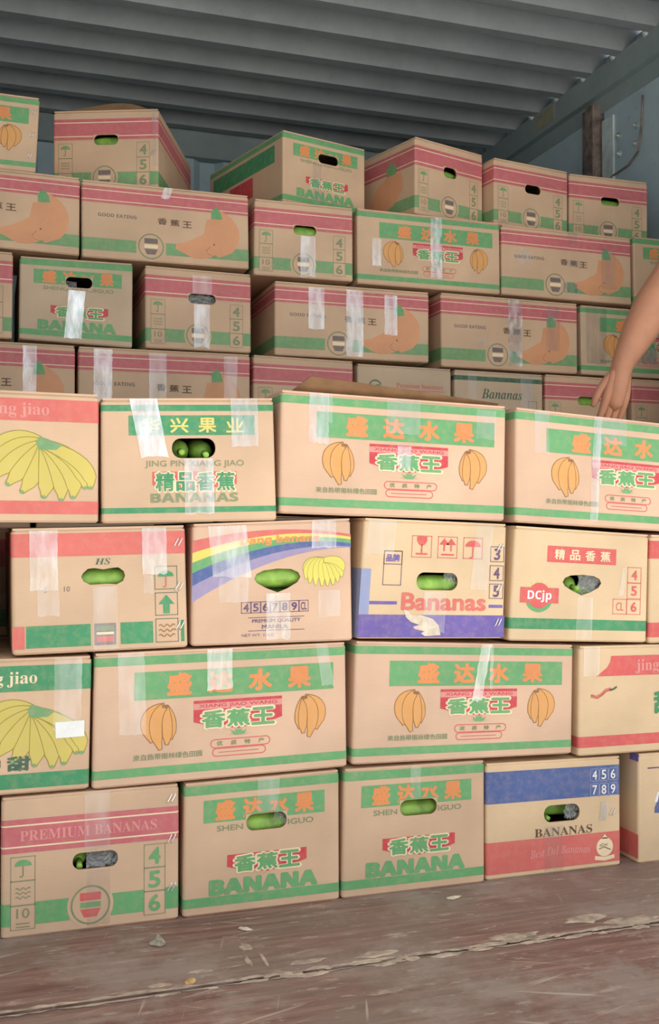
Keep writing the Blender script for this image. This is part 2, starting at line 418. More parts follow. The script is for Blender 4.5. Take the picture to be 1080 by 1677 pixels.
    def chars(s, st, us, vs, hh, mat, L, ww, weight, under=None, halo=None):
        """each printed character is a piece of its own"""
        for k, ch in enumerate(st):
            s.begin(); v = vs[k] if isinstance(vs, (list, tuple)) else vs
            if halo: s.text(ch, us[k], v, hh*1.08, halo[0], L, ww=ww*1.1, weight=halo[1])
            s.text(ch, us[k], v, hh, mat, L + (1.2 if halo else 0), ww=ww, weight=weight)
            s.end('printed_character', under=under)
    def pt(s, u, v, L, face='front'):
        off = 0.0004 + 0.00018 * L
        if face == 'front': return s.W(u*s.w, -off, v*s.h)
        if face == 'left': x, y, z = s.W(0, (1-u)*s.d, v*s.h); return (x - off, y, z)
        x, y, z = s.W(s.w, u*s.d, v*s.h); return (x + off, y, z)
    def poly(s, uv, mat, L=1, face='front'):
        if face == 'front' and s.hole and len(uv) <= 64:
            pass
        tri = tessellate_polygon([[Vector((u*s.w, v*s.h, 0)) for u, v in uv]])
        s.cur.add([s.pt(u, v, L, face) for u, v in uv], [tuple(t) for t in tri], 'ink_' + mat)
    def rect(s, u0, v0, u1, v1, mat, L=0, face='front'):
        H = s.hole
        if face == 'front' and H and u0 < H[1] and u1 > H[0] and v0 < H[3] and v1 > H[2]:
            e = 0.004
            for a, b_, c, d in ((u0, v0, min(u1, H[0]-e), v1), (max(u0, H[1]+e), v0, u1, v1), (max(u0, H[0]-e), v0, min(u1, H[1]+e), min(v1, H[2]-e)), (max(u0, H[0]-e), max(v0, H[3]+e), min(u1, H[1]+e), v1)):
                if c - a > 0.002 and d - b_ > 0.002: s.cur.add([s.pt(x, z, L, face) for x, z in ((a, b_), (c, b_), (c, d), (a, d))], [(0,1,2,3)], 'ink_' + mat)
            return
        s.cur.add([s.pt(u, v, L, face) for u, v in ((u0,v0),(u1,v0),(u1,v1),(u0,v1))], [(0,1,2,3)], 'ink_' + mat)
    def frame(s, u0, v0, u1, v1, mat, t=0.0014, L=1, face='front'):
        a, b_ = t / s.w, t / s.h
        s.rect(u0, v0, u1, v0+b_, mat, L, face); s.rect(u0, v1-b_, u1, v1, mat, L, face); s.rect(u0, v0, u0+a, v1, mat, L, face); s.rect(u1-a, v0, u1, v1, mat, L, face)
    def ell(s, u, v, r, mat, L=1, rz=None, n=24, face='front', a0=0, a1=360, dim=None):
        rz = rz or r; W_ = s.w if face == 'front' else s.d
        s.poly([(u + r*math.cos(math.radians(a0 + (a1-a0)*i/n))/W_, v + rz*math.sin(math.radians(a0 + (a1-a0)*i/n))/s.h) for i in range(n + (0 if a1 - a0 >= 360 else 1))], mat, L, face)
    def ring(s, u, v, r0, r1, mat, L=1, n=28, a0=0, a1=360, face='front'):
        W_ = s.w if face == 'front' else s.d
        vs = []; fs = []
        for i in range(n + 1):
            a = math.radians(a0 + (a1-a0)*i/n)
            for r in (r0, r1): vs.append(s.pt(u + r*math.cos(a)/W_, v + r*math.sin(a)/s.h, L, face))
        for i in range(n): fs.append((2*i, 2*i+1, 2*i+3, 2*i+2))
        s.cur.add(vs, fs, 'ink_' + mat)
    def stroke(s, uv, t, mat, L=1, face='front'):
        W_ = s.w if face == 'front' else s.d
        P = [Vector((u*W_, v*s.h)) for u, v in uv]; vs = []; fs = []
        for i, p in enumerate(P):
            d = (P[min(i+1, len(P)-1)] - P[max(i-1, 0)]).normalized(); nrm = Vector((-d.y, d.x)) * t / 2
            for q in (p - nrm, p + nrm): vs.append(s.pt(q.x/W_, q.y/s.h, L, face))
        for i in range(len(P)-1): fs.append((2*i, 2*i+1, 2*i+3, 2*i+2))
        s.cur.add(vs, fs, 'ink_' + mat)
    def text(s, st, u, v, hh, mat, L=2, ww=None, weight=0.0, align='c', face='front', arc=None, natural=False):
        """centre (u, v); hh = height as a share of the face, ww = width as a share of the face"""
        vs, fs = glyphs(st)
        if not vs: return
        W_ = s.w if face == 'front' else s.d
        x0 = min(a for a, _ in vs); x1 = max(a for a, _ in vs); y0 = min(b_ for _, b_ in vs); y1 = max(b_ for _, b_ in vs)
        sz = hh*s.h/(y1-y0); sx = ww*W_/(x1-x0) if ww else sz
        tw = sx*(x1-x0)/W_
        ox = u - tw/2 if align == 'c' else (u - tw if align == 'r' else u)
        sh = [(0, 0)]
        if weight: sh = [(0, 0), (weight, 0), (-weight, 0), (0, weight), (0, -weight), (weight*.7, weight*.7), (-weight*.7, weight*.7), (weight*.7, -weight*.7), (-weight*.7, -weight*.7)]
        H = s.hole
        for ci, (dx, dy) in enumerate(sh):
            pts = []
            for a, b_ in vs:
                uu = ox + (a + dx - x0)*sx/W_; vv = v - hh/2 + (b_ + dy - y0)*sz/s.h
                if arc: vv += arc(uu)
                pts.append((uu, vv))
            keep = fs
            if H and face == 'front':
                def out(f):
                    return not any(H[0]-.006 < pts[i][0] < H[1]+.006 and H[2]-.01 < pts[i][1] < H[3]+.01 for i in f) and not (H[0] < sum(pts[i][0] for i in f)/len(f) < H[1] and H[2] < sum(pts[i][1] for i in f)/len(f) < H[3])
                keep = [f for f in fs if out(f)]
            s.cur.add([s.pt(a, b_, L + .07*ci, face) for a, b_ in pts], keep, 'ink_' + mat)
    def band(s, v0, v1, mat, name='printed_stripe', L=0, gaps=()):
        """a stripe running round all four sides"""
        s.begin(); n = 4; off = 0.0004 + 0.00018 * L
        pf = s.profile(-off, 0.006 + off); k = len(pf)
        for i in range(k):
            a, b_ = pf[i], pf[(i+1) % k]
            if i == n - 1:
                edges = [0.0] ; us = sorted(gaps); cur = a[0] / s.w; segs = []
                H = s.hole
                for g0, g1 in us: segs.append((cur, g0)); cur = g1
                segs.append((cur, b_[0] / s.w))
                for c, d in segs: s.rect(c, v0, d, v1, mat, L)
                continue
            s.cur.add([s.W(a[0], a[1], v0*s.h), s.W(b_[0], b_[1], v0*s.h), s.W(b_[0], b_[1], v1*s.h), s.W(a[0], a[1], v1*s.h)], [(0,1,2,3)], 'ink_' + mat)
        s.end(name)
    def finger(s, p0, p1, p2, wd, fill, line=None, L=1, lw=0.0014, u=None):
        """one drawn banana: bezier axis (u, v), width in metres"""
        pts = []
        P = [Vector((a*s.w, b_*s.h)) for a, b_ in (p0, p1, p2)]; n = 10; c = []
        for i in range(n + 1):
            t = i / n; c.append(P[0]*(1-t)**2 + P[1]*2*t*(1-t) + P[2]*t*t)
        def outline(ex):
            l = []; r = []
            for i, p in enumerate(c):
                t = i / n; d = (c[min(i+1, n)] - c[max(i-1, 0)]).normalized(); nr = Vector((-d.y, d.x))
                rr = wd/2*(0.45 + 0.9*math.sin(math.pi*min(1, t*0.8 + 0.08))*0.75)*(1.0 if t < 0.8 else 1 - (t-0.8)*3.2) + ex
                q = p - (d*ex if i == 0 else -d*ex if i == n else Vector((0, 0)))
                l.append(q + nr*rr); r.append(q - nr*rr)
            return l, r
        L += .22*s.nf; s.nf += 1
        for ex, mat, LL in (((lw, line, L), (0, fill, L + 0.1)) if line else ((0, fill, L),)):
            l, r = outline(ex); vs = []; fs = []
            for a, b_ in zip(l, r):
                vs += [s.pt(a.x/s.w, a.y/s.h, LL), s.pt(b_.x/s.w, b_.y/s.h, LL)]
            for i in range(n): fs.append((2*i, 2*i+1, 2*i+3, 2*i+2))
            s.cur.add(vs, fs, 'ink_' + mat)
    def tape(s, u0, u1, v0, v1, kind='mid', tilt=0.0, wrinkle=0.0003, over=True, seed=None):
        r = random.Random(seed if seed is not None else int(u0*1000 + v0*77 + s.w*9999))
        nx, ny = 7, max(6, int((v1-v0)*26)); vs = []; fs = []
        for j in range(ny + 1):
            for i in range(nx + 1):
                v = v0 + (v1-v0)*j/ny; u = u0 + (u1-u0)*i/nx + tilt*(v - v1)
                if i in (0, nx): u += r.uniform(-1, 1)*0.002
                if j == 0: v += r.uniform(-0.5, 1)*0.012
                x, y, z = s.pt(u, min(v, 0.995), 7); y -= r.random()*wrinkle
                vs.append((x, y, z))
        for j in range(ny):
            for i in range(nx):
                a = j*(nx+1) + i; fs.append((a, a+1, a+nx+2, a+nx+1))
        if s.hole:
            H = s.hole
            def ok(f):
                ju = u0 + (u1-u0)*((f[0] % (nx+1)) + .5)/nx; jv = v0 + (v1-v0)*((f[0]//(nx+1)) + .5)/ny
                return not (H[0] < ju < H[1] and H[2] < jv < H[3])
            fs = [f for f in fs if ok(f)]
        mesh_obj('tape_strip', vs, fs, 'tape_' + kind, s.root, smooth=True)
    def staple(s, u, v):
        mb = MB()
        for dx in (-0.0035, 0.0035):
            x, y, z = s.pt(u, v, 3)
            mb.tube([(x+dx-0.004, y+0.0005, z-0.0075), (x+dx-0.003, y-0.0012, z-0.0055), (x+dx+0.003, y-0.0012, z+0.0055), (x+dx+0.004, y+0.0005, z+0.0075)], 0.0012, 'steel_staple', 6)
        mb.build('staple', s.root)

# ---- printed motifs shared by several cartons
def umbrella(c, u, v, r, mat, mat2=None):
    c.poly([(u + r*math.cos(math.radians(a))/c.w, v + r*0.75*math.sin(math.radians(a))/c.h) for a in range(0, 181, 15)], mat, 2)
    c.stroke([(u, v), (u, v - r*1.15/c.h), (u - r*0.15/c.w, v - r*1.35/c.h), (u - r*0.4/c.w, v - r*1.25/c.h)], r*0.16, mat2 or mat, 2)
def waves(c, u, v, r, mat):
    for k in (-1, 0, 1):
        c.stroke([(u + (i/8 - 1)*r/c.w, v + (k*r*0.62 + math.sin(i*0.98)*r*0.16)/c.h) for i in range(17)], r*0.13, mat, 2)
def uparrow(c, u, v, r, mat, ws=0.35):
    c.poly([(u - r*ws/c.w, v - r/c.h), (u + r*ws/c.w, v - r/c.h), (u + r*ws/c.w, v), (u + r*.85/c.w, v), (u, v + r/c.h), (u - r*.85/c.w, v), (u - r*ws/c.w, v)], mat, 2)
def wineglass(c, u, v, r, mat):
    c.poly([(u - r*.6/c.w, v + r/c.h), (u - r*.62/c.w, v + r*.55/c.h), (u - r*.35/c.w, v + r*.12/c.h), (u, v), (u + r*.35/c.w, v + r*.12/c.h), (u + r*.62/c.w, v + r*.55/c.h), (u + r*.6/c.w, v + r/c.h)], mat, 2)
    c.stroke([(u, v + .1*r/c.h), (u, v - .8*r/c.h)], r*.16, mat, 2); c.stroke([(u - r*.7/c.w, v - .9*r/c.h), (u + r*.7/c.w, v - .9*r/c.h)], r*.18, mat, 2)
def roundel(c, u, v, r, ringc, a, b_):
    c.begin()
    c.ell(u, v, r*1.16, c.board_ink, 1); c.ring(u, v, r*0.9, r, ringc, 2)
    k = 0.52*r
    def slab(z0, z1, mat, f=1.0):
        c.poly([(u - k*f/c.w, v + z0*r/c.h), (u + k*f/c.w, v + z0*r/c.h), (u + k/c.w, v + z1*r/c.h), (u - k/c.w, v + z1*r/c.h)], mat, 2)
    slab(.22, .62, a); slab(-.14, .14, b_); slab(-.62, -.2, a, .62)
    c.end('printed_roundel')
def bunch(c, u, v, ru, rv, flip, fill, line):
    f = -1 if flip else 1
    c.begin()
    for (a0, b0), (a1, b1), (a2, b2), w_ in (((.42, .92), (1.05, .25), (.80, -.55), .30), ((.30, .95), (-1.75, .70), (-.62, -.62), .40), ((.36, .95), (.62, .05), (.50, -.78), .32), ((.28, .95), (-.85, .45), (.02, -.98), .40)):
        c.finger((u + f*a0*ru, v + b0*rv), (u + f*a1*ru, v + b1*rv), (u + f*a2*ru, v + b2*rv), w_*ru*2*c.w, fill, line)
    c.poly([(u + f*.12*ru, v + .9*rv), (u + f*.55*ru, v + .86*rv), (u + f*.58*ru, v + 1.03*rv), (u + f*.1*ru, v + 1.04*rv)], line, 3.2)
    c.end('banana_print')
def king_logo(c, u0, u1, v0, v1, pinyin=True):
    """the red banner with the three green characters"""
    w_ = u1 - u0; h_ = v1 - v0
    c.begin()
    if pinyin:
        c.rect(u0, v1 - .10*h_, u1, v1, 'red_deep', 1); c.rect(u0, v1 - .30*h_, u1, v1 - .10*h_, 'pink_pale', 1)
        top = v1 - .30*h_
    else: top = v1
    hb = top - v0
    c.poly([(u0, top), (u0, v0 + .42*hb), (u0 + .1*w_, v0 + .30*hb), (u0 + .34*w_, v0 + .22*hb), (u0 + .36*w_, v0 + .1*hb), (u0 + .5*w_, v0), (u0 + .64*w_, v0 + .1*hb), (u0 + .66*w_, v0 + .22*hb), (u0 + .9*w_, v0 + .30*hb), (u1, v0 + .42*hb), (u1, top)], 'red_deep', 1)
    bn = c.end('logo_banner')
    if pinyin: c.begin(); c.text('XIANG JIAO WANG', (u0+u1)/2, v1 - .2*h_, .14*h_, 'red_deep', 2, ww=.88*w_, weight=.015); c.end('printed_lettering', under=bn)
    c.chars('香蕉王', [u0 + w_*k for k in (.22, .5, .78)], v0 + hb*.52, hb*.78, 'green', 2, .245*w_, .04, bn, ('cream', .085))
SLOGAN = '来自热带雨林绿色田园'
def d_shengda_long(c, side_left=False):
    c.band(.90, .965, 'green'); c.band(.065, .13, 'green')
    c.begin(); c.rect(.15, .635, .945, .845, 'green', 0); bn = c.end('printed_banner')
    c.chars('盛达水果', (.322, .483, .642, .802), .742, .155, 'orange', 1, .088, .05, bn)
    bunch(c, .250, .42, .050, .165, False, 'banana_orange', 'brown'); bunch(c, .840, .425, .047, .16, True, 'banana_orange', 'brown')
    king_logo(c, .378, .73, .375, .605)
    c.begin()
    for a in range(-80, 81, 20):
        r = .033 if a % 40 else .045
        c.poly([(.555 - .01, .325), (.555 + .01, .325), (.555 + r*1.2*math.sin(math.radians(a)), .325 + .055*math.cos(math.radians(a))*(.8 if abs(a) > 50 else 1))], 'green', 2 + (a + 80)/400)
    c.end('leaf_print')
    for (a, b_, v0, v1) in ((.445, .68, .235, .298), (.452, .662, .17, .228)):
        c.begin()
        r = (v1 - v0)/2; rw = r*c.h/c.w; vm = (v0+v1)/2; n = 8
        ptsl = [(a + rw - rw*math.sin(math.pi*i/n), vm + r*math.cos(math.pi*i/n)) for i in range(n+1)]; ptsr = [(b_ - rw + rw*math.sin(math.pi*i/n), vm - r*math.cos(math.pi*i/n)) for i in range(n+1)]
        c.stroke(ptsl + ptsr + ptsl[:1], .0016, 'red', 1)
        if v0 < .2: c.stroke([(.475, .199), (.635, .199)], .0014, 'pink', 1)
        cart = c.end('printed_cartouche')
        if v0 > .2: c.chars('优质特产', [.48 + .055*k for k in range(4)], .268, .034, 'green_grey', 2, .022, .03, cart)
    c.begin(); c.text(SLOGAN, .28, .205, .045, 'green_grey', 1, ww=.262, weight=.02); c.end('printed_lettering')
    if side_left:
        c.begin(); c.rect(.12, .63, .9, .85, 'green', 0, 'left'); c.end('printed_banner')
def d_shengda_end(c, side=None):
    c.band(.905, .975, 'green'); c.band(.065, .135, 'green')
    c.begin(); c.rect(.12, .69, .90, .86, 'green', 0); bn = c.end('printed_banner')
    c.chars('盛达水果', (.255, .43, .60, .765), .778, .135, 'orange', 1, .115, .05, bn)
    c.begin(); c.text('SHENGDASHUIGUO', .515, .642, .042, 'green_grey', 1, ww=.62, weight=.012); c.end('printed_lettering')
    king_logo(c, .27, .78, .285, .435, False)
    c.begin(); c.text(bold('BANANA'), .505, .20, .105, 'green', 1, ww=.68, weight=.05); c.end('printed_lettering')
    if side:
        c.begin(); c.rect(.06, .62, .9, .86, 'green_deep', 0, side); c.end('printed_banner'); c.begin(); c.rect(.30, .30, .62, .58, 'red_deep', 0, side); c.end('logo_banner')
def d_pink_end(c, premium=False, dull=True):
    P0, P1 = (.60, .84) if premium else (.64, .895)
    c.band(P0, P1, 'pink')
    for v in (P0 + .038, P1 - .05): c.band(v, v + .011, 'cream', 'printed_line', 1)
    gr = 'green' if premium else 'green_dull'
    c.band(.085, .245, gr, gaps=((.05, .185), (.375, .605), (.795, .92)))
    lm = 'green_grey'
    if premium:
        c.begin(); c.text(serif('PREMIUM BANANAS'), .485, .72, .075, 'pink_pale', 2, ww=.77); c.end('printed_lettering')
    top = .575 if premium else .60
    cells = [(top - (top - .055)*k/3, top - (top - .055)*(k+1)/3) for k in range(3)]
    c.begin()
    for a, b_ in cells: c.frame(.05, b_, .185, a, lm, .0011)
    c.end('printed_grid'); c.begin()
    for a, b_ in cells: c.frame(.795, b_, .92, a, lm, .0011)
    c.end('printed_grid')
    c.begin(); umbrella(c, .118, sum(cells[0])/2 + .02, .014, 'green_dull'if not premium else gr, lm); c.end('umbrella_mark')
    c.begin(); waves(c, .118, sum(cells[1])/2, .012, lm); c.end('wave_mark'); c.begin()
    c.text('10', .118, sum(cells[2])/2 + .03, .07, lm, 2, ww=.07); c.stroke([(.08, cells[2][1] + .045), (.155, cells[2][1] + .045)], .0016, lm, 2); c.stroke([(.08, cells[2][1] + .02), (.155, cells[2][1] + .02)], .0016, lm, 2)
    c.end('stacking_mark')
    for k, dgt in enumerate('456'):
        c.begin(); c.text(dgt, .857, sum(cells[k])/2, .115, 'green' if premium else lm, 2, ww=.062, weight=.025); c.end('printed_digit')
    roundel(c, .49, .18, .034, 'green_grey', 'red' if premium else 'grey_ink', 'green_dull' if premium else 'cream')
def d_pink_long(c):
    c.band(.72, .93, 'pink')
    for v in (.752, .878): c.band(v, v + .010, 'cream', 'printed_line', 1)
    c.band(.10, .26, 'green_dull', gaps=((.315, .49),))
    c.begin(); c.text(bold('GOOD EATING'), .205, .565, .045, 'grey_ink', 1, ww=.225); c.end('printed_lettering')
    c.chars('香蕉王', [.47 + .075*k for k in range(3)], [.545 - .008*k for k in range(3)], .085, 'brown_dark', 1, .055, .02)
    roundel(c, .402, .20, .036, 'green_grey', 'grey_ink', 'cream')
    c.begin()
    c.finger((.805, .70), (.96, .45), (.80, .14), .050, 'fruit_orange', None, 2); c.finger((.80, .68), (.85, .12), (.55, .23), .056, 'fruit_orange', None, 2.1)
    c.poly([(.74, .62), (.86, .62), (.9, .45), (.88, .25), (.80, .15), (.64, .15), (.62, .3), (.72, .42)], 'fruit_orange', 2.2)
    c.stroke([(.79, .12), (.745, .16), (.735, .2), (.76, .26)], .0012, 'brown', 2.5); c.ell(.783, .29, .0025, 'brown_dark', 2.6)
    c.end('banana_print')
    c.begin(); c.poly([(.765, .74), (.80, .80), (.825, .73), (.835, .64), (.77, .63)], 'green', 2.4); c.end('stalk_print')
def big_bunch(c, cu, cv, s_, fill, line, tipc):
    """hand of drawn bananas, crown at (cu, cv); coordinates in centimetres/s_"""
    F = [((-92, -20), (-45, 24), 18), ((-86, -40), (-45, 8), 17), ((-75, -55), (-40, -14), 17), ((-56, -66), (-24, -30), 17), ((-34, -78), (-5, -43), 17), ((0, -86), (11, -46), 18), ((28, -90), (32, -42), 18), ((46, -86), (58, -42), 18), ((66, -70), (60, -16), 17), ((74, -70), (82, -28), 16)]
    c.begin()
    for e, k, w_ in F:
        f = lambda p: (cu + p[0]*s_/c.w, cv + p[1]*s_/c.h)
        c.finger((cu, cv), f(k), f(e), w_*1.25*s_, fill, line, 1.2)
    c.end('banana_print')
    for e, k, w_ in F: c.begin(); c.ell(cu + e[0]*s_/c.w, cv + e[1]*s_/c.h, 3.2*s_, tipc, 4.2, n=8); c.end('tip_print')
    c.begin()
    c.poly([(cu - 12*s_/c.w, cv + 4*s_/c.h), (cu - 6*s_/c.w, cv + 12*s_/c.h), (cu + 4*s_/c.w, cv + 9*s_/c.h), (cu + 30*s_/c.w, cv - 1*s_/c.h), (cu + 20*s_/c.w, cv - 9*s_/c.h), (cu - 8*s_/c.w, cv - 9*s_/c.h)], tipc, 4.4)
    c.end('stalk_print')
def d_jiao(c, col, tcol, v0, v1, b0, b1, right, cv, extra=False, dull=False):
    c.band(v0, v1, col); c.band(b0, b1, col)
    c.begin(); c.text(serif('jing pin xiang jiao'), right, (v0+v1)/2 - .005, .115, tcol, 2, align='r'); c.end('printed_lettering')
    big_bunch(c, .80, cv, .00106, 'yellow_dull' if dull else 'yellow_dull', 'olive', 'green_dull')
    if extra:
        c.chars('甜中甜', [.535 + k*.105 for k in range(3)], .225, .10, 'green_dark', 2, .075, .045)
def d_xing(c):
    c.band(.895, .945, 'green_deep'); c.band(.075, .12, 'green_deep')
    c.begin(); c.rect(.15, .70, .88, .86, 'green_deep'); bn = c.end('printed_banner')
    c.chars('华兴果业', (.274, .437, .60, .763), .78, .115, 'gold', 1, .10, .025, bn)
    c.begin(); c.text('JING PIN XIANG JIAO', .525, .465, .062, 'green_grey', 1, ww=.57, weight=.012); c.end('printed_lettering')
    c.begin(); c.poly([(.28, .405), (.28, .30), (.33, .28), (.71, .28), (.765, .30), (.765, .405)], 'red', 1); bn = c.end('logo_banner')
    c.chars('精品香蕉', [.35 + .117*k for k in range(4)], .325, .145, 'green_deep', 2, .10, .03, bn, ('cream', .06))
    c.begin(); c.text(bold('BANANAS'), .52, .195, .07, 'green_grey', 1, ww=.50, weight=.02); c.end('printed_lettering')
def d_hs(c):
    c.band(.77, .955, 'red_soft')
    c.begin(); c.text(script('HS'), .51, .722, .05, 'green_dark', 1, ww=.09); c.end('handwriting')
    for a, b_ in ((.075, .435), (.605, .795), (.96, .98)): c.begin(); c.rect(a, .05, b_, .225, 'green_deep'); c.end('printed_stripe')
    c.begin(); c.rect(.0, .045, .068, .225, 'red_soft'); c.end('printed_block')
    c.begin()
    c.end('x')
    for a, b_ in ((.67, .48), (.455, .268), (.243, .05)): c.begin(); c.frame(.81, b_, .945, a, 'green_dark', .0011); c.end('printed_frame')
    c.begin(); umbrella(c, .877, .585, .014, 'green_deep', 'pink'); c.end('umbrella_mark'); c.begin(); uparrow(c, .877, .36, .0165, 'green_deep'); c.end('arrow_mark'); c.begin(); waves(c, .877, .145, .014, 'brown'); c.end('wave_mark')
    c.begin(); c.rect(.455, .05, .58, .225, 'grey_ink', 1); c.rect(.468, .135, .567, .155, 'cream', 2); c.rect(.468, .075, .567, .12, 'red', 2); c.rect(.468, .165, .567, .205, 'green_grey', 2); c.end('printed_badge')
    c.begin(); c.text('S', .185, .505, .04, 'grey_ink', 1); c.end('printed_character'); c.begin(); c.text('10', .305, .51, .042, 'grey_ink', 1); c.end('printed_character')
def d_rainbow(c):
    def uv(x, y):
        u = (x - 62)/963; t = 70 - 35*u; b_ = 825 - 50*u
        return (u, (b_ - y)/(b_ - t))
    Lx = [175, 250, 310, 375, 455, 556]; Mx = [106, 138, 168, 205, 250, 300]; Rx = [132, 148, 164, 186, 207, 212]
    def yk(k, x):
        t = (x - 62)/963
        return Lx[k]*2*(t-.5)*(t-1) - Mx[k]*4*t*(t-1) + Rx[k]*2*t*(t-.5)
    for k, col in enumerate(('red_soft', 'yellow', 'green', 'blue', 'lilac')):
        c.begin(); vs = []; fs = []
        for i in range(25):
            x = 62 + 960*i/24; vs += [c.pt(*uv(x, yk(k, x)), 0), c.pt(*uv(x, yk(k+1, x)), 0)]
        for i in range(24): fs.append((2*i, 2*i+1, 2*i+3, 2*i+2))
        c.cur.add(vs, fs, 'ink_' + col); c.end('rainbow_stripe', col.replace('_soft', '') + ' printed rainbow stripe')
    c.begin(); c.text(bold('Dang banana'), .545, .845, .075, 'orange', 2, ww=.50, weight=.03, arc=lambda u: -.12*(u - .62)**2); c.end('printed_lettering')
    c.begin()
    for e in ((-48, -30), (-46, -42), (-36, -52), (-22, -58), (-6, -60), (8, -60), (22, -58), (34, -52), (44, -40), (48, -26)):
        s_ = .00078; k = (e[0]*.95, e[1]*.1 + 8)
        c.finger((.82, .665), (.82 + k[0]*s_/c.w, .665 + k[1]*s_/c.h), (.82 + e[0]*s_/c.w, .665 + e[1]*s_/c.h), 17*s_, 'yellow', 'olive', 1.2, lw=.0007)
    c.end('banana_print')
    c.begin()
    for k in range(7): c.frame(.297 + .06*k, .252, .357 + .06*k, .345, 'purple_dark', .0011)
    c.end('printed_size_grid')
    for k, dg in enumerate(('4', '5', '6', '7', '8', '9', 'CL')):
        c.begin(); c.text(dg, .327 + .06*k, .298, .062, 'purple_dark', 2, ww=.032 if k < 6 else .036, weight=.02); c.end('printed_digit')
    c.begin(); c.text('PREMIUM QUALITY', .515, .185, .032, 'purple_dark', 1, ww=.30, weight=.015); c.text('MANILA', .505, .138, .032, 'purple_dark', 1, ww=.16, weight=.015)
    c.stroke([(.34, .215), (.69, .215)], .0011, 'purple_dark', 1); c.stroke([(.34, .108), (.69, .108)], .0011, 'purple_dark', 1); c.text('NET WT. 13KG', .40, .072, .022, 'purple_dark', 1, ww=.2)
    c.end('printed_lettering')
def d_purple(c):
    c.begin(); c.rect(0, .01, 1, .20, 'purple'); c.rect(0, .20, .065, .58, 'lilac_blue'); c.end('printed_stripe')
    c.begin()
    for y0 in (0, ): c.cur.add([c.pt(u, v, 0, 'left') for u, v in ((0, .01), (1, .01), (1, .58), (0, .58))], [(0, 1, 2, 3)], 'ink_lilac_blue')
    c.end('printed_stripe')
    c.begin()
    c.end('x')
    for a in (.33, .51, .69): c.begin(); c.frame(a, .685, a + .138, .87, 'red', .0012); c.end('printed_frame')
    c.begin(); wineglass(c, .399, .785, .0175, 'red'); c.end('glass_mark'); c.begin()
    for a in (.555, .603): uparrow(c, a, .80, .0125, 'red', .12)
    c.stroke([(.535, .715), (.625, .715)], .003, 'red', 2); c.end('arrow_mark'); c.begin(); umbrella(c, .759, .79, .0165, 'red'); c.end('umbrella_mark')
    c.begin(); c.frame(.145, .445, .27, .735, 'purple_dark', .0013); c.frame(.145, .62, .27, .735, 'purple_dark', .0013); c.text('品牌', .207, .675, .06, 'purple', 2, ww=.09, weight=.03); c.end('printed_table')
    for k, (a, b_) in enumerate(((.665, .80), (.50, .635), (.345, .475))):
        c.begin(); c.frame(.885, a, .985, b_, 'purple_dark', .0012); c.text('345'[k], .935, (a+b_)/2, .095, 'purple_dark', 2, ww=.04, weight=.02); c.end('printed_digit')
    c.begin(); c.text('Bananas', .572, .312, .14, 'red_soft', 1, ww=.575, weight=.03); c.end('printed_lettering')
    c.begin(); c.rect(.065, .285, .25, .312, 'purple'); c.end('printed_line'); c.begin(); c.rect(.885, .265, .985, .292, 'purple'); c.end('printed_line')
    # torn patch where the label came away
    pts = [(.30, .245), (.33, .232), (.35, .20), (.42, .198), (.50, .165), (.54, .11), (.556, .03), (.45, .02), (.42, .045), (.45, .06), (.38, .08), (.365, .10), (.41, .115), (.35, .14), (.315, .18)]
    tri = tessellate_polygon([[Vector((u*c.w, v*c.h, 0)) for u, v in pts]])
    o = mesh_obj('torn_patch', [c.pt(u, v, 3) for u, v in pts], [tuple(t) for t in tri], 'paper_torn', c.root); o['label'] = 'cream torn patch of bare board'
def d_dcjp(c):
    c.band(.105, .20, 'green_deep')
    c.begin(); c.rect(.24, .70, .75, .845, 'red'); bn = c.end('printed_banner')
    c.chars('精品香蕉', [.33 + .113*k for k in range(4)], .772, .09, 'cream', 1, .072, .02, bn)
    c.begin()
    for a in range(20, 161, 20): c.poly([(.195 - .02, .43), (.195 + .02, .43), (.195 + .042*math.cos(math.radians(a))/c.w, .43 + .024*math.sin(math.radians(a))/c.h)], 'gold', 1)
    c.ring(.195, .395, .0245, .032, 'green', 1, a0=190, a1=350); c.rect(.06, .335, .335, .47, 'red', 2); c.ell(.195, .40, .0255, 'red', 2.2)
    c.text(bold('DCjp'), .198, .395, .105, 'white', 3, ww=.17); c.end('printed_badge', 'red badge with white letters DCjp')
    for k, (a, b_) in enumerate(((.545, .69), (.40, .545), (.255, .395))):
        c.begin(); c.frame(.84, a, .945, b_, 'red', .0011); c.text('456'[k], .893, (a+b_)/2, .085, 'red', 2, ww=.04, weight=.02); c.end('printed_digit')
    c.begin(); c.frame(.735, .255, .84, .395, 'red', .0011); c.text('CL', .788, .325, .075, 'red', 2, ww=.055); c.end('printed_digit')
def d_red_strip(c):
    c.band(.78, .945, 'red'); c.band(.055, .19, 'red')
def d_jingp(c):
    c.band(.075, .175, 'red')
    c.begin(); c.poly([(.085, .72), (.11, .755), (.14, .80), (.155, .85), (.16, .905), (1, .905), (1, .72)], 'red', 0); c.end('printed_banner')
    c.begin(); c.text(serif('jing pin xiang jiao'), .285, .80, .135, 'pink_pale', 2, align='l'); c.end('printed_lettering')
    c.begin()
    P = [(.06, .545), (.09, .53), (.115, .555), (.135, .59), (.16, .60)]
    c.stroke(P, .007, 'red_soft', 1); c.stroke([(.06, .55), (.095, .52), (.13, .575), (.16, .60)], .0018, 'brown', 2); c.stroke([(.155, .59), (.175, .60), (.19, .62)], .004, 'green_dark', 2)
    c.end('chilli_print')
    c.begin(); c.text('甜', .44, .46, .20, 'green_deep', 1, ww=.105, weight=.05); c.end('printed_lettering')
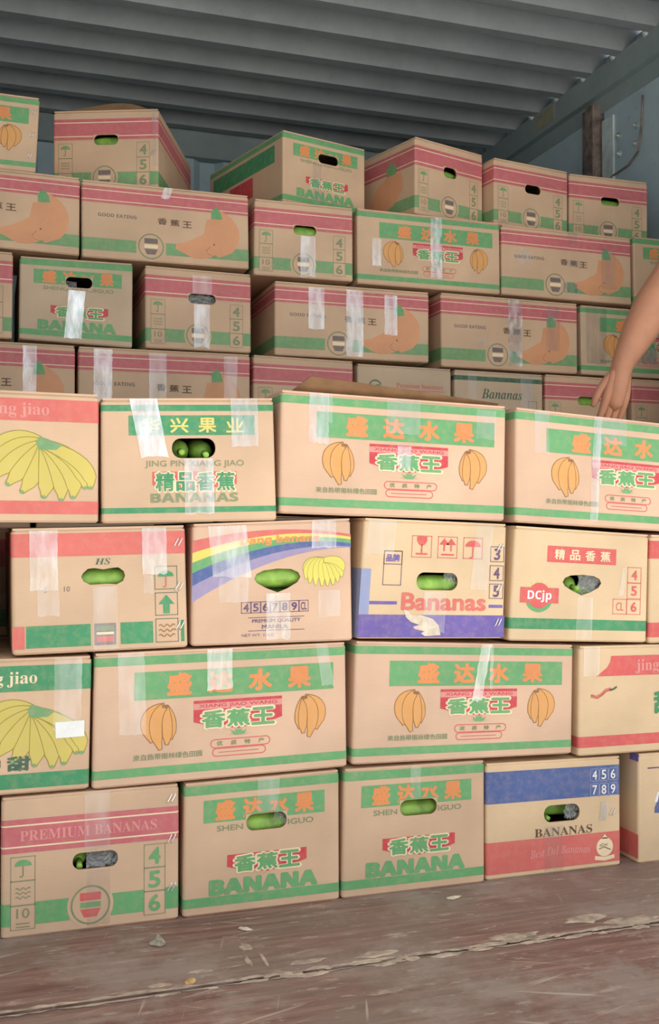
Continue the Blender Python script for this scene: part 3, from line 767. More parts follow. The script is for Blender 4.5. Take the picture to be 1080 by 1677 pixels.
def d_blue(c):
    c.band(.65, .925, 'blue'); c.band(.045, .32, 'red_soft')
    for r in range(2):
        for k in range(3):
            a, b_ = .765 + .07*k, (.785, .65)[r]
            c.begin(); c.frame(a, b_, a + .07, b_ + .115, 'lilac_blue', .0012, 2); c.text('456789'[r*3 + k], a + .035, b_ + .0575, .082, 'white', 2, ww=.034, weight=.01); c.end('printed_digit')
    c.begin(); c.text(serif('BANANAS'), .565, .365, .075, 'brown_dark', 1, ww=.43); c.end('printed_lettering')
    c.begin(); c.text(script('Best Del Bananas'), .54, .20, .075, 'pink_pale', 2, ww=.45, arc=lambda u: -.35*(u - .54)**2); c.end('printed_lettering')
    c.begin(); c.ell(.875, .185, .0195, 'cream', 2); c.poly([(.85, .26), (.875, .30), (.9, .26)], 'cream', 2); c.stroke([(.83, .17), (.87, .185), (.92, .155)], .0018, 'brown_dark', 3); c.text('aDel', .865, .205, .028, 'brown_dark', 3, ww=.06)
    c.poly([(.80, .075), (.80, .11), (.875, .095), (.95, .11), (.95, .075), (.875, .06)], 'cream', 2); c.end('printed_badge')
def d_figure(c):
    c.begin(); c.poly([(.03, .045), (1, .045), (1, .265), (.03, .275)], 'red_soft', 0, 'left'); c.end('printed_stripe'); c.begin(); c.rect(.90, .93, 1.0, 1.0, 'purple', 0, 'left'); c.end('printed_block')
    c.begin(); c.text('一代', .20, .865, .085, 'purple_dark', 1, ww=.30, weight=.02); c.end('printed_lettering')
    c.begin(); c.poly([(.085, .45), (.085, .50), (.10, .56), (.105, .63), (.125, .69), (.16, .72), (.21, .70), (.23, .62), (.235, .54), (.25, .47), (.235, .44)], 'blue', 1); c.poly([(.083, .55), (.10, .64), (.11, .645), (.10, .55)], 'white', 2); c.end('figure_print', 'blue printed figure')
    c.begin(); c.rect(.13, .05, .34, .28, 'grey_ink', 1); c.end('printed_block')
def d_logo_brown(c):
    c.begin(); c.ring(.185, .70, .017, .021, 'green_dark', 1, a0=20, a1=330); c.ell(.21, .68, .012, 'green_deep', 2); c.stroke([(.13, .62), (.2, .70), (.26, .66)], .003, 'white', 3); c.end('printed_roundel')
    c.begin(); c.text(serif('Premium bananas'), .655, .735, .065, 'red_soft', 1, ww=.50); c.rect(.40, .665, .92, .675, 'red_soft', 1); c.end('printed_lettering')
def d_dark_stripe(c):
    c.band(.86, .925, 'green_dark')
    c.begin(); c.text(script('Bananas'), .53, .68, .14, 'green_dark', 1, ww=.46); c.end('printed_lettering')
    c.begin(); c.frame(.83, .48, .93, .60, 'green_dark', .0012); c.end('handling_marks')
def d_plain_pink(c):
    c.band(.64, .895, 'pink'); c.band(.085, .245, 'green_dull')

BOARD_INK = {}
for k in ('board', 'board_pale', 'board_frontlit', 'board_grey'):
    MATS['ink_' + k] = MATS[k]
def carton(*a, **k):
    c = Carton(*a, **k); c.board_ink = c.board; return c

# quad helper: front stack plane, metres (left, right, bottom, top) or four explicit corners
D, DL, DE = 1.86, 0.305, 0.465
G1, G2, G3, G4 = 'cartons in the bottom row of the front stack', 'cartons in the second row of the front stack', 'cartons in the third row of the front stack', 'cartons in the top row of the front stack'
PINK_HOLE = (.39, .62, .575, .70); PREM_HOLE = (.39, .645, .44, .56); SD_HOLE = (.39, .65, .60, .725)

c = F11 = carton('tan carton with pink PREMIUM BANANAS band at left end of the bottom row', G1, [(.034, .238), (.336, .239), (.336, 0), (.034, 0)], D, DE, hole=PREM_HOLE)
d_pink_end(c, True); c.tape(.455, .60, .575, 1, 'soft'); c.tape(.47, .60, .02, .43, 'soft')
for v in (.90, .60, .24): c.staple(.955, v)
c = F12 = carton('SHENGDA BANANA end carton with green stripes, beside the pink PREMIUM BANANAS carton', G1, [(.346, .238), (.638, .242), (.639, 0), (.343, 0)], D, DE, hole=SD_HOLE)
d_shengda_end(c); c.tape(.46, .60, .735, 1, 'soft')
c = F13 = carton('SHENGDA BANANA end carton with green stripes, beside the blue and red BANANAS carton', G1, [(.648, .242), (.940, .238), (.940, 0), (.643, 0)], D, DE, hole=SD_HOLE)
d_shengda_end(c); c.tape(.46, .53, .735, 1, 'soft')
c = F14 = carton('carton with broad blue band over red band reading BANANAS on the floor', G1, [(.945, .230), (1.253, .224), (1.253, 0), (.945, 0)], D + .005, DE, board='board_pale', hole=(.42, .685, .45, .60))
d_blue(c); c.tape(.85, .90, .43, .60, 'bright', tilt=.1); c.staple(.935, .50); c.tape(.42, .56, .02, .42, 'soft')
c = F15 = carton('carton with blue printed figure and red side stripe at right end of the floor row', G1, [(1.293, .226), (1.757, .222), (1.757, 0), (1.291, 0)], D, DL, board='board_pale')
d_figure(c)

c = F21 = carton('green-banded carton with yellow banana drawing reading jiao, at left end of second row', G2, [(-.282, .474), (.183, .473), (.179, .243), (-.284, .243)], D, DL)
d_jiao(c, 'green_deep', 'cream', .755, .945, .04, .15, .805, .60, True); c.tape(.865, .965, .45, 1, 'soft')
o = mesh_obj('paper_label', [c.pt(u, v, 8) for u, v in ((.875, .395), (.978, .40), (.978, .52), (.872, .515))], [(0, 1, 2, 3)], 'paper_white', c.root); o['label'] = 'small white paper label'
c = F22 = carton('long green-banner fruit carton in the second row, left one of the pair', G2, [(.188, .476), (.651, .480), (.654, .247), (.184, .241)], D, DL, board='board_frontlit')
d_shengda_long(c); c.tape(.085, .185, .38, 1, 'soft', tilt=-.02); c.tape(.43, .53, .68, 1, 'mid'); c.tape(.87, .92, .66, 1, 'soft', tilt=-.08)
c = F23 = carton('long green-banner fruit carton in the second row, right one of the pair', G2, [(.671, .481), (1.140, .457), (1.136, .238), (.663, .249)], D, DL, board='board_frontlit')
d_shengda_long(c); c.tape(.56, .605, .50, 1, 'mid', tilt=.08); c.tape(.60, .615, .60, 1, 'soft')
c = F24 = carton('red-bannered carton reading jing with small chilli drawing, right end of second row', G2, [(1.154, .454), (1.620, .446), (1.618, .228), (1.150, .231)], D, DL, board='board_pale')
d_jingp(c); c.tape(.02, .10, .72, 1, 'soft')

c = F31 = carton('carton with plain red top band, HS handwriting and green block, left in third row', G3, [(.048, .694), (.346, .700), (.352, .482), (.051, .478)], D, DE, hole=(.386, .638, .53, .675), holeshape='butterfly')
d_hs(c); c.tape(.10, .255, .50, .98, 'mid'); c.tape(.14, .26, .30, .52, 'soft'); c.tape(.74, .885, .60, .985, 'mid'); c.tape(.45, .59, .01, .52, 'soft'); c.tape(.745, .80, .45, .6, 'soft')
for v in (.86, .50, .18): c.staple(.955, v)
c = F32 = carton('carton with rainbow arc and yellow bananas reading banana', G3, [(.360, .702), (.661, .713), (.665, .483), (.358, .483)], D, DE, board='board_frontlit', hole=(.377, .668, .415, .61), holeshape='vee')
d_rainbow(c); c.tape(.09, .325, .55, .975, 'mid', tilt=-.08); c.tape(.16, .34, .34, .55, 'soft'); c.tape(.74, .90, .76, .99, 'mid'); c.tape(.45, .60, .03, .41, 'mid', wrinkle=.0022); c.tape(.78, .92, .2, .42, 'soft')
c = F33 = carton('carton with purple bottom band reading Bananas in red', G3, [(.689, .714), (.990, .702), (.982, .476), (.673, .486)], D, DE, board='board_pale', hole=(.375, .66, .41, .56))
d_purple(c); c.tape(.03, .22, .70, .99, 'soft', tilt=.05); c.tape(.78, .90, .42, .98, 'soft', tilt=.06); c.tape(.43, .58, .05, .40, 'soft')
for v in (.79, .44, .14): c.staple(.955, v)
c = F34 = carton('carton with red DCjp badge and green bottom stripe', G3, [(1.009, .699), (1.321, .680), (1.314, .456), (.993, .471)], D, DE, board='board_pale', hole=(.36, .645, .415, .60), holeshape='vee')
d_dcjp(c); c.tape(.47, .585, .01, .40, 'soft'); c.tape(.80, .835, .42, .68, 'soft', tilt=.1)
c = F35 = carton('red-striped carton only just in view at right end of third row', G3, [(1.325, .680), (1.625, .672), (1.622, .452), (1.319, .454)], D, DE, board='board_pale')
d_red_strip(c)

c = F41 = carton('red-banded carton with yellow banana drawing reading jiao, top row of front stack', G4, [(-.272, .932), (.194, .928), (.194, .704), (-.270, .706)], D, DL)
d_jiao(c, 'red_soft', 'pink_pale', .775, .945, .065, .165, .82, .60)
c = F42 = carton('carton with deep green banner reading JING PIN XIANG JIAO BANANAS', G4, [(.198, .922), (.510, .934), (.517, .709), (.200, .703)], D, DE, hole=(.393, .645, .515, .675))
d_xing(c); c.tape(.155, .31, .52, 1, 'bright', tilt=-.13); c.tape(.74, .90, .60, 1, 'mid'); c.tape(.46, .63, .06, .51, 'mid', wrinkle=.0028)
c = F43 = carton('long green-banner fruit carton with raised lid flap, top row of front stack', G4, [(.525, .950), (.989, .936), (.985, .708), (.522, .722)], D, DL, board='board_frontlit')
d_shengda_long(c); c.tape(.115, .20, .58, .995, 'mid'); c.tape(.20, .215, .75, .995, 'soft'); c.tape(.45, .60, .70, .995, 'soft'); c.tape(.50, .56, .40, .60, 'mid'); c.tape(.86, .95, .70, .95, 'soft')
# brown lid flap lifted along the front edge
mb = MB(); n = 14; top = []
for i in range(n + 1):
    u = .055 + .93*i/n; x, y, z = c.W(u*c.w, 0, c.h)
    lift = .028*min(1, i/.5)*(1 - .8*(i/n)**1.2) + .001
    top.append((x, z, lift))
vs = []
for x, z, l in top: vs += [(x, .026, z + .0005), (x, .026 - l*1.1, z + l), (x, .030 - l*1.1, z + l + .001), (x, .034, z + .0015), (x, .12, z + .002)]
fs = []
for i in range(n):
    a = i*5; b_ = a + 5
    for k in range(3): fs.append((a+k, b_+k, b_+k+1, a+k+1))
    fs.append((a+3, b_+3, b_+4, a+4))
mb.add(vs, fs, 'kraft_inside'); mb.build('raised_flap', c.root)
c = F44 = carton('long green-banner fruit carton cut by the right edge, below the reaching arm', G4, [(1.010, .935), (1.476, .905), (1.472, .681), (1.008, .706)], D, DL, board='board_frontlit')
d_shengda_long(c); c.tape(.09, .16, .62, 1, 'soft'); c.tape(.385, .425, .05, 1, 'mid', tilt=.02); c.tape(.40, .55, .75, 1, 'soft')  # tall narrow strip stands in for the highlight along a crease

# ---- rear stack, 2.92 m from the lens
E_, KL, KE = 2.92, 0.31, 0.475
def rear(q): return [(x*E_/3.0, .70 + (z - .70)*E_/3.0) for x, z in q]
R1, R2, R3, RT = 'cartons in the lowest visible row of the rear stack', 'cartons in the middle row of the rear stack', 'cartons in the upper row of the rear stack', 'cartons lying along the top of the rear stack'
def low(x0, x1, t0, t1): return [(x0, t0), (x1, t1), (x1, .968), (x0, .968)]
c = R41 = carton('long pink-banded carton low in the rear stack, cut by left edge above the jiao carton', R1, rear(low(-.236, .247, 1.205, 1.202)), E_, KL)
d_pink_long(c); c.tape(.71, .785, .02, .97, 'mid')
c = R42 = carton('long pink-banded carton with three tape strips, directly above the JING PIN carton', R1, rear(low(.256, .751, 1.201, 1.203)), E_, KL)
d_pink_long(c); c.tape(.085, .19, .1, .98, 'mid'); c.tape(.40, .50, .1, .96, 'soft'); c.tape(.84, .92, .15, .96, 'soft')
c = R43 = carton('narrow pink-banded carton low in the rear stack, half hidden by the raised lid flap', R1, rear(low(.761, 1.074, 1.203, 1.199)), E_, KE)
d_pink_end(c)
c = R44 = carton('plain brown carton with small round green logo behind the raised flap', R1, rear(low(1.088, 1.402, 1.193, 1.190)), E_, KE, board='board_grey')
d_logo_brown(c)
c = R45 = carton('pale carton with dark green stripe and italic Bananas behind the front stack', R1, rear(low(1.413, 1.728, 1.190, 1.187)), E_, KE, board='board_grey')
d_dark_stripe(c); c.tape(.15, .24, .1, .98, 'soft'); c.tape(.74, .88, .1, .98, 'soft')
c = R46 = carton('pink-banded carton with handle hole behind the hand', R1, rear(low(1.737, 2.046, 1.190, 1.187)), E_, KE, hole=PINK_HOLE)
d_pink_end(c)
c = R47 = carton('pink-banded carton right of the hand, low in the rear stack', R1, rear(low(2.066, 2.376, 1.190, 1.187)), E_, KE)
d_pink_end(c)

c = R31 = carton('pink-banded carton with only its right edge showing at the left frame edge', R2, rear([(-.232, 1.452), (.080, 1.450), (.078, 1.212), (-.232, 1.212)]), E_, KE)
d_pink_end(c)
c = R32 = carton('SHENGDA BANANA end carton with white tape strip below its handle hole, rear stack', R2, rear([(.098, 1.442), (.407, 1.445), (.406, 1.205), (.096, 1.213)]), E_, KE, board='board_grey', hole=(.40, .635, .665, .79))
d_shengda_end(c); c.tape(.425, .575, .05, .63, 'bright', tilt=.06)
c = R33 = carton('narrow pink-banded carton with crinkled tape hanging from its handle hole', R2, rear([(.441, 1.443), (.753, 1.440), (.754, 1.208), (.443, 1.207)]), E_, KE, hole=(.40, .66, .58, .70))
d_pink_end(c); c.tape(.44, .62, .70, .93, 'soft', wrinkle=.0022); c.tape(.45, .60, .03, .57, 'mid', wrinkle=.0022)
c = R34 = carton('long pink-banded carton with three tape strips, middle of the rear stack', R2, rear([(.826, 1.427), (1.326, 1.427), (1.326, 1.207), (.826, 1.206)]), E_, KL)
d_pink_long(c); c.tape(.21, .31, .38, .95, 'mid'); c.tape(.45, .56, .03, .95, 'mid', wrinkle=.0022); c.tape(.70, .785, .36, .92, 'mid')
c = R35 = carton('long pink-banded carton beside the reaching forearm', R2, rear([(1.366, 1.430), (1.857, 1.427), (1.858, 1.197), (1.368, 1.198)]), E_, KL)
d_pink_long(c); c.tape(.48, .58, .05, .98, 'mid', wrinkle=.0022); c.tape(.25, .33, .3, .42, 'soft'); c.tape(.76, .86, .3, .92, 'soft')
c = R36 = carton('pale green-striped carton partly hidden behind the forearm', R2, rear([(1.869, 1.424), (2.355, 1.420), (2.355, 1.195), (1.872, 1.197)]), E_, KL, board='board_grey')
d_shengda_long(c); c.tape(.04, .20, .15, .98, 'soft'); c.tape(.48, .6, .2, .45, 'mid')

c = R21 = carton('long pink-banded carton with orange banana print, upper rear row at left frame edge', R3, rear([(-.226, 1.680), (.259, 1.675), (.258, 1.456), (-.228, 1.466)]), E_, KL)
d_pink_long(c)
c = R22 = carton('long pink-banded carton with GOOD EATING print, second in the upper rear row', R3, rear([(.263, 1.672), (.745, 1.673), (.748, 1.456), (.265, 1.454)]), E_, KL)
d_pink_long(c); c.tape(.485, .535, .84, 1, 'mid', tilt=.15)
c = R23 = carton('narrow pink-banded carton with green banana filling its hole, upper rear row', R3, rear([(.764, 1.667), (1.073, 1.667), (1.074, 1.443), (.762, 1.441)]), E_, KE, hole=PINK_HOLE)
d_pink_end(c); c.tape(.46, .61, .02, .56, 'mid')
c = R24 = carton('long green-banner fruit carton in the upper rear row, amid pink-banded ones', R3, rear([(1.086, 1.669), (1.573, 1.667), (1.575, 1.439), (1.088, 1.439)]), E_, KL)
d_shengda_long(c); c.tape(.10, .16, .25, .62, 'mid'); c.tape(.50, .58, .15, .98, 'mid', wrinkle=.0022)
c = R25 = carton('long pink-banded carton fifth in the upper rear row, above the forearm', R3, rear([(1.579, 1.664), (2.063, 1.661), (2.066, 1.438), (1.580, 1.440)]), E_, KL)
d_pink_long(c); c.tape(.10, .22, .45, .66, 'soft'); c.tape(.46, .62, .48, .58, 'soft'); c.tape(.46, .57, .1, .24, 'mid'); c.tape(.76, .87, .2, .8, 'soft'); c.tape(.5, .57, .82, 1, 'soft')
c = R26 = carton('green-striped carton cut by the right edge in the upper rear row', R3, rear([(2.073, 1.668), (2.384, 1.668), (2.386, 1.437), (2.076, 1.437)]), E_, KE)
d_shengda_end(c)

# top row, some turned on the stack
ZS = .70 + (1.676 - .70)*E_/3.0
c = T1 = carton('green-striped carton cut by the left edge on top of the stack', RT, [(-.325, ZS + .212), (.146, ZS + .208), (.136, ZS + .004), (-.325, ZS + .004)], E_ + .01, KL)
d_shengda_long(c); c.staple(.97, .80); c.staple(.965, .5); c.staple(.96, .22)
def turned(label, near, yaw, w_, h_, left_near, hole=None, **k):
    """carton turned by yaw degrees; near = its nearest bottom corner (x, y)"""
    ca, sa = math.cos(math.radians(yaw)), math.sin(math.radians(yaw)); x, y = near
    if not left_near: x -= w_*ca; y -= w_*sa
    cc = carton(label, RT, [(x, ZS + h_), (x + w_, ZS + h_), (x + w_, ZS), (x, ZS)], y, KE, yaw=yaw, hole=hole, **k)
    return cc
c = T2 = turned('pink-banded carton with loose lid, turned to show its right side on top of stack', (.474, 2.97), -22, .305, .236, False, hole=PINK_HOLE)
d_pink_end(c); c.staple(.955, .87); c.staple(.955, .47); c.tape(.95, .995, .3, .99, 'soft')
mb = MB(); n = 10; vs = []
for i in range(n + 1):
    t = i/n; x = .03 + t*(c.w - .06); z = c.h + .001 + .026*math.sin(math.pi*t**1.5)**0.9
    vs += [(x, .004, c.h + .0003), (x, .004 + (z - c.h)*.6, z), (x, .008 + (z - c.h)*.6, z), (x, .009, c.h + .0003)]
fs = []
for i in range(n):
    for k in range(4): fs.append((i*4+k, i*4+(k+1) % 4, i*4+4+(k+1) % 4, i*4+4+k))
mb.add(vs, fs, 'kraft_inside'); mb.build('loose_flap', c.root)
c = T3 = turned('green-striped BANANA carton turned to show its dark left side on top of stack', (.841, 2.965), 15, .298, .218, True, hole=(.42, .66, .665, .79))
d_shengda_end(c, 'left'); c.tape(.35, .45, .02, .64, 'soft')
c = T4 = turned('pink-banded carton turned with a corner towards the viewer on top of stack', (1.252, 2.935), 17, .282, .236, True, hole=(.41, .60, .57, .71))
d_pink_end(c)
c.begin(); c.poly([(.52, .30), (.60, .52), (.75, .66), (.86, .60), (.88, .40), (.80, .24), (.70, .16)], 'fruit_orange', 1, 'left'); c.end('banana_print')
c.begin(); c.poly([(.70, .72), (.76, .80), (.82, .70), (.80, .62), (.71, .62)], 'green_dull', 2, 'left'); c.end('stalk_print')
c = T5 = turned('pink-banded carton fourth of the turned ones, dark handle hole, on top of stack', (1.538, 2.970), 9, .298, .215, True, hole=(.41, .62, .56, .69))
d_pink_end(c)
c = T6 = carton('pink-banded carton at right end of the top row beside the steel wall', RT, [(1.852, ZS + .220), (2.158, ZS + .221), (2.158, ZS), (1.850, ZS)], 3.04, KE, hole=(.40, .63, .575, .70))
d_pink_end(c)

# cartons that carry the stacks or darken a gap, behind and beside the ones in view
rw = (.968*E_/3 + .70*(1 - E_/3))
rh = rw/4
HG = 'cartons hidden behind the front stack'
for r in range(4):
    off = (0.0, .08)[r % 2]
    for k in range(5):
        x0 = -.36 + off + k*.50
        c = carton('pink-banded carton in the hidden lower rows behind the front stack', HG, [(x0, rh*(r+1) - .0005), (x0 + .485, rh*(r+1) - .0005), (x0 + .485, rh*r), (x0, rh*r)], E_ + .005, .47)
        d_plain_pink(c)
for z0, z1, x0, x1 in ((0, .2415, -.285, .026), (.2435, .472, -.60, -.30), (.4745, .703, -.285, .022)):
    if x0 < -.5: continue
    c = carton('pink-banded carton added behind the left gap of the front stack to keep it dark', 'cartons beyond the left edge', [(x0, z1), (x1, z1), (x1, z0), (x0, z0)], D + .02, DE)
    d_plain_pink(c)

for z0, z1 in ((0, .23), (.232, .462), (.464, .694)):  # cartons added behind the gap at left so that it stays dark
    c = carton('pink-banded carton added behind the left gap of the front stack to keep it dark', 'cartons beyond the left edge', [(-.26, z1), (.205, z1), (.205, z0), (-.26, z0)], D + DE + .02, .30)
    d_plain_pink(c)

# ------------------------------------------------------------------ green bananas and liners showing in the handle holes
def banana(label, crt, u, v, yin, length, rad, direction, bend=.25, tipdark=True):
    """direction: (dx, dy, dz) of the fruit axis in the carton frame; (u, v) where its middle sits behind the face"""
    x, y, z = crt.W(u*crt.w, yin, v*crt.h)
    root = empty('green_banana', (0, 0, 0)); tag(root, label, 'banana', 'green bananas showing in the handle holes')
    M = Matrix.Translation(crt.root.location) @ Matrix.Rotation(crt.root.rotation_euler.z, 4, 'Z')
    d = Vector(direction).normalized(); side = Vector((0, 0, 1)) if abs(d.z) < .8 else Vector((1, 0, 0))
    side = (side - d*side.dot(d)).normalized()
    n = 14; mid = Vector((x, y, z)); pts = []; rr = []
    for i in range(n + 1):
        t = i/n*2 - 1
        p = mid + d*(t*length/2) - side*bend*length*(t*t)*.5
        pts.append(p); rr.append(rad*(max(.0, 1 - abs(t)**3.2))**.5*(1 if i not in (0, n) else 0) + (.004 if i in (0, n) else .003))
    mb = MB(); 
    mb.tube(pts, rr, 'skin_green', 10); o = mb.build('fruit', root, True)
    tb = MB(); e0 = (pts[0] - pts[1]).normalized(); tb.tube([pts[0] - e0*.002, pts[0] + e0*.006, pts[0] + e0*.010], [.0055, .005, .002], 'banana_tip', 8); tb.build('blossom_tip', root, True)
    tb = MB(); e1 = (pts[-1] - pts[-2]).normalized(); tb.tube([pts[-1] - e1*.002, pts[-1] + e1*.012, pts[-1] + e1*.02], [.006, .005, .0055], 'skin_green', 8); tb.build('stem', root, True)
    root.matrix_world = M
    return root
H = (1, 0.02, 0.02)
banana('green banana end at left in the handle hole of the JING PIN carton', F42, .45, .59, .094, .15, .021, (0, -1, .05), .1)
banana('green banana end at right in the handle hole of the JING PIN carton', F42, .59, .59, .094, .15, .021, (0, -1, .0), .1)
banana('green banana lying across the handle hole of the HS carton', F31, .51, .575, .032, .15, .020, H, .12)
banana('green banana across the hole of the rainbow carton, upper one', F32, .52, .545, .030, .16, .020, H, .10)
banana('green banana across the hole of the rainbow carton, lower one', F32, .53, .355, .050, .15, .018, (1, .02, .04), .10)
banana('green banana across the hole of the purple-banded carton', F33, .48, .445, .030, .16, .019, H, .08)
banana('round green banana end in the hole of the DCjp carton', F34, .43, .50, .090, .15, .023, (.12, -1, .05), .1)
banana('green banana low in the hole of the DCjp carton', F34, .52, .415, .034, .15, .014, H, .05)
banana('green banana end at left in the hole of the PREMIUM BANANAS carton', F11, .43, .50, .095, .14, .016, (0, -1, 0), .1)
banana('bright green banana across the hole of the left SHENGDA end carton', F12, .49, .612, .034, .15, .022, H, .12)
banana('green banana across the hole of the right SHENGDA end carton', F13, .53, .612, .034, .15, .020, H, .10)
banana('round green banana end at left in the hole of the blue-banded carton', F14, .455, .515, .100, .14, .019, (.05, -1, 0), .1)
banana('green banana lying behind in the hole of the blue-banded carton', F14, .61, .535, .055, .085, .018, (1, .1, -.08), .12)
banana('green banana in the hole of the carton with loose lid on top of stack', T2, .51, .62, .030, .14, .018, H, .1)
banana('green banana filling the hole of the carton in the upper rear row', R23, .50, .62, .028, .15, .018, H, .08)
banana('green banana in the hole of the corner-on carton on top of stack', T4, .50, .61, .032, .14, .017, H, .08)
banana('green banana in the hole of the carton beside the steel wall', T6, .52, .61, .032, .15, .016, H, .08)
banana('dull green banana in the hole of the carton behind the hand', R46, .50, .625, .030, .15, .018, H, .06)

def liner(label, crt, u0, u1, v0, v1, yin=.02, seed=1):
    r = random.Random(seed); nx, ny = 12, 8; vs = []; fs = []
    for j in range(ny + 1):
        for i in range(nx + 1):
            u = u0 + (u1-u0)*i/nx; v = v0 + (v1-v0)*j/ny
            x, y, z = crt.W(u*crt.w, yin - .006 + r.uniform(-.006, .006), v*crt.h); vs.append((x, y, z))
    for j in range(ny):
        for i in range(nx):
            a = j*(nx+1) + i; fs.append((a, a+1, a+nx+2, a+nx+1))
    o = mesh_obj('plastic_liner', vs, fs, 'liner_film')
    o.location = crt.root.location; o.rotation_euler = crt.root.rotation_euler
    tag(o, label, 'plastic liner', 'plastic liners in the handle holes')
liner('crumpled clear plastic liner in the hole of the DCjp carton', F34, .50, .66, .42, .62, seed=2)
liner('crumpled clear plastic liner in the hole of the PREMIUM BANANAS carton', F11, .47, .67, .43, .57, seed=3)
liner('crumpled clear plastic liner at right in the hole of the purple-banded carton', F33, .58, .68, .42, .57, seed=4)
liner('clear plastic liner in the dark hole of the rear SHENGDA carton', R32, .39, .50, .655, .75, seed=5)
liner('clear plastic liner behind the crinkled tape of the pink-banded rear carton', R33, .40, .66, .575, .70, seed=6)
liner('clear plastic liner in the hole of the left SHENGDA end carton', F12, .58, .66, .62, .73, seed=7)
liner('clear plastic liner in the hole of the blue-banded carton', F14, .60, .70, .45, .60, seed=8)

# ------------------------------------------------------------------ litter on the floor
simple('litter_grey', (176, 166, 150), 0.8, var=0.25, scale=60)
simple('litter_leaf', (206, 168, 110), 0.7, var=0.25, scale=60)
def scrap(name, label, x, y, lx, ly, h, mat, seed):
    r = random.Random(seed); n = 9; vs = []; fs = []
    for j in range(4):
        for i in range(n):
            a = 2*math.pi*i/n; q = (1, .8, .45, .1)[j]*r.uniform(.7, 1.15)
            vs.append((math.cos(a)*lx*q, math.sin(a)*ly*q, .0008 if j == 0 else h*(.3, .7, 1)[j-1]*r.uniform(.4, 1.1)))
    for j in range(3):
        for i in range(n): fs.append((j*n+i, j*n+(i+1) % n, (j+1)*n+(i+1) % n, (j+1)*n+i))
    fs.append(tuple(range(3*n, 4*n))); fs.append(tuple(range(n))[::-1])
    o = mesh_obj(name, vs, fs, mat); o.location = (x, y, .0004); o.rotation_euler.z = r.uniform(0, 3)
    tag(o, label, 'litter', 'scraps of litter on the wooden floor')
scrap('plastic_scrap', 'crumpled grey scrap on the floor below the pink PREMIUM BANANAS carton', .283, 1.76, .016, .013, .016, 'litter_grey', 1)
scrap('dry_leaf', 'small yellowish dry leaf on the floor near the cracked seam', .307, 1.598, .012, .009, .006, 'litter_leaf', 2)
scrap('paper_scrap', 'pale paper scrap on the floor below the right SHENGDA carton', .845, 1.80, .010, .018, .004, 'paper_torn', 3)
scrap('paper_scrap', 'white paper scrap on the floor at the right frame edge', 1.30, 1.765, .020, .012, .006, 'paper_torn', 4)
scrap('paper_scrap', 'pale scrap on the floor below the left SHENGDA carton', .437, 1.775, .014, .007, .004, 'paper_torn', 5)

# ------------------------------------------------------------------ the worker behind the front stack
def skin_body(name, joints, edges, mat, parent=None, root=0, sub=2):
    me = bpy.data.meshes.new(name); me.from_pydata([j[0] for j in joints], edges, [])
    o = bpy.data.objects.new(name, me); COL.objects.link(o)
    sk = o.modifiers.new('skin', 'SKIN'); sk.use_smooth_shade = True
    ss = o.modifiers.new('sub', 'SUBSURF'); ss.levels = sub; ss.render_levels = sub
    for i, j in enumerate(joints):
        r = j[1] if isinstance(j[1], tuple) else (j[1], j[1])
        me.skin_vertices[0].data[i].radius = r; me.skin_vertices[0].data[i].use_root = (i == root)
    dg = bpy.context.evaluated_depsgraph_get(); m2 = bpy.data.meshes.new_from_object(o.evaluated_get(dg))
    o.modifiers.clear(); o.data = m2; m2.name = name
    m2.materials.clear(); m2.materials.append(MATS[mat]); m2.polygons.foreach_set('use_smooth', [True]*len(m2.polygons))
    if parent: o.parent = parent
    return o
simple('skin_tone', (196, 138, 108), 0.55, var=0.06, scale=14)
simple('shirt_cloth', (70, 80, 92), 0.85, var=0.12, scale=40, bmp=0.3)
simple('trouser_cloth', (58, 58, 64), 0.9, var=0.12, scale=40, bmp=0.3)
simple('hair_black', (30, 26, 24), 0.6, var=0.3, scale=90, bmp=0.5)
simple('shoe_dark', (48, 44, 42), 0.6, var=0.1)
simple('eye_white', (232, 228, 220), 0.3, var=0.02)
simple('lip_tone', (160, 96, 84), 0.55, var=0.05)
simple('nail_tone', (222, 176, 152), 0.35, var=0.03)

man = empty('person', (2.10, 2.50, 0)); tag(man, 'person mostly out of frame reaching down a bare arm behind the front stack', 'person')
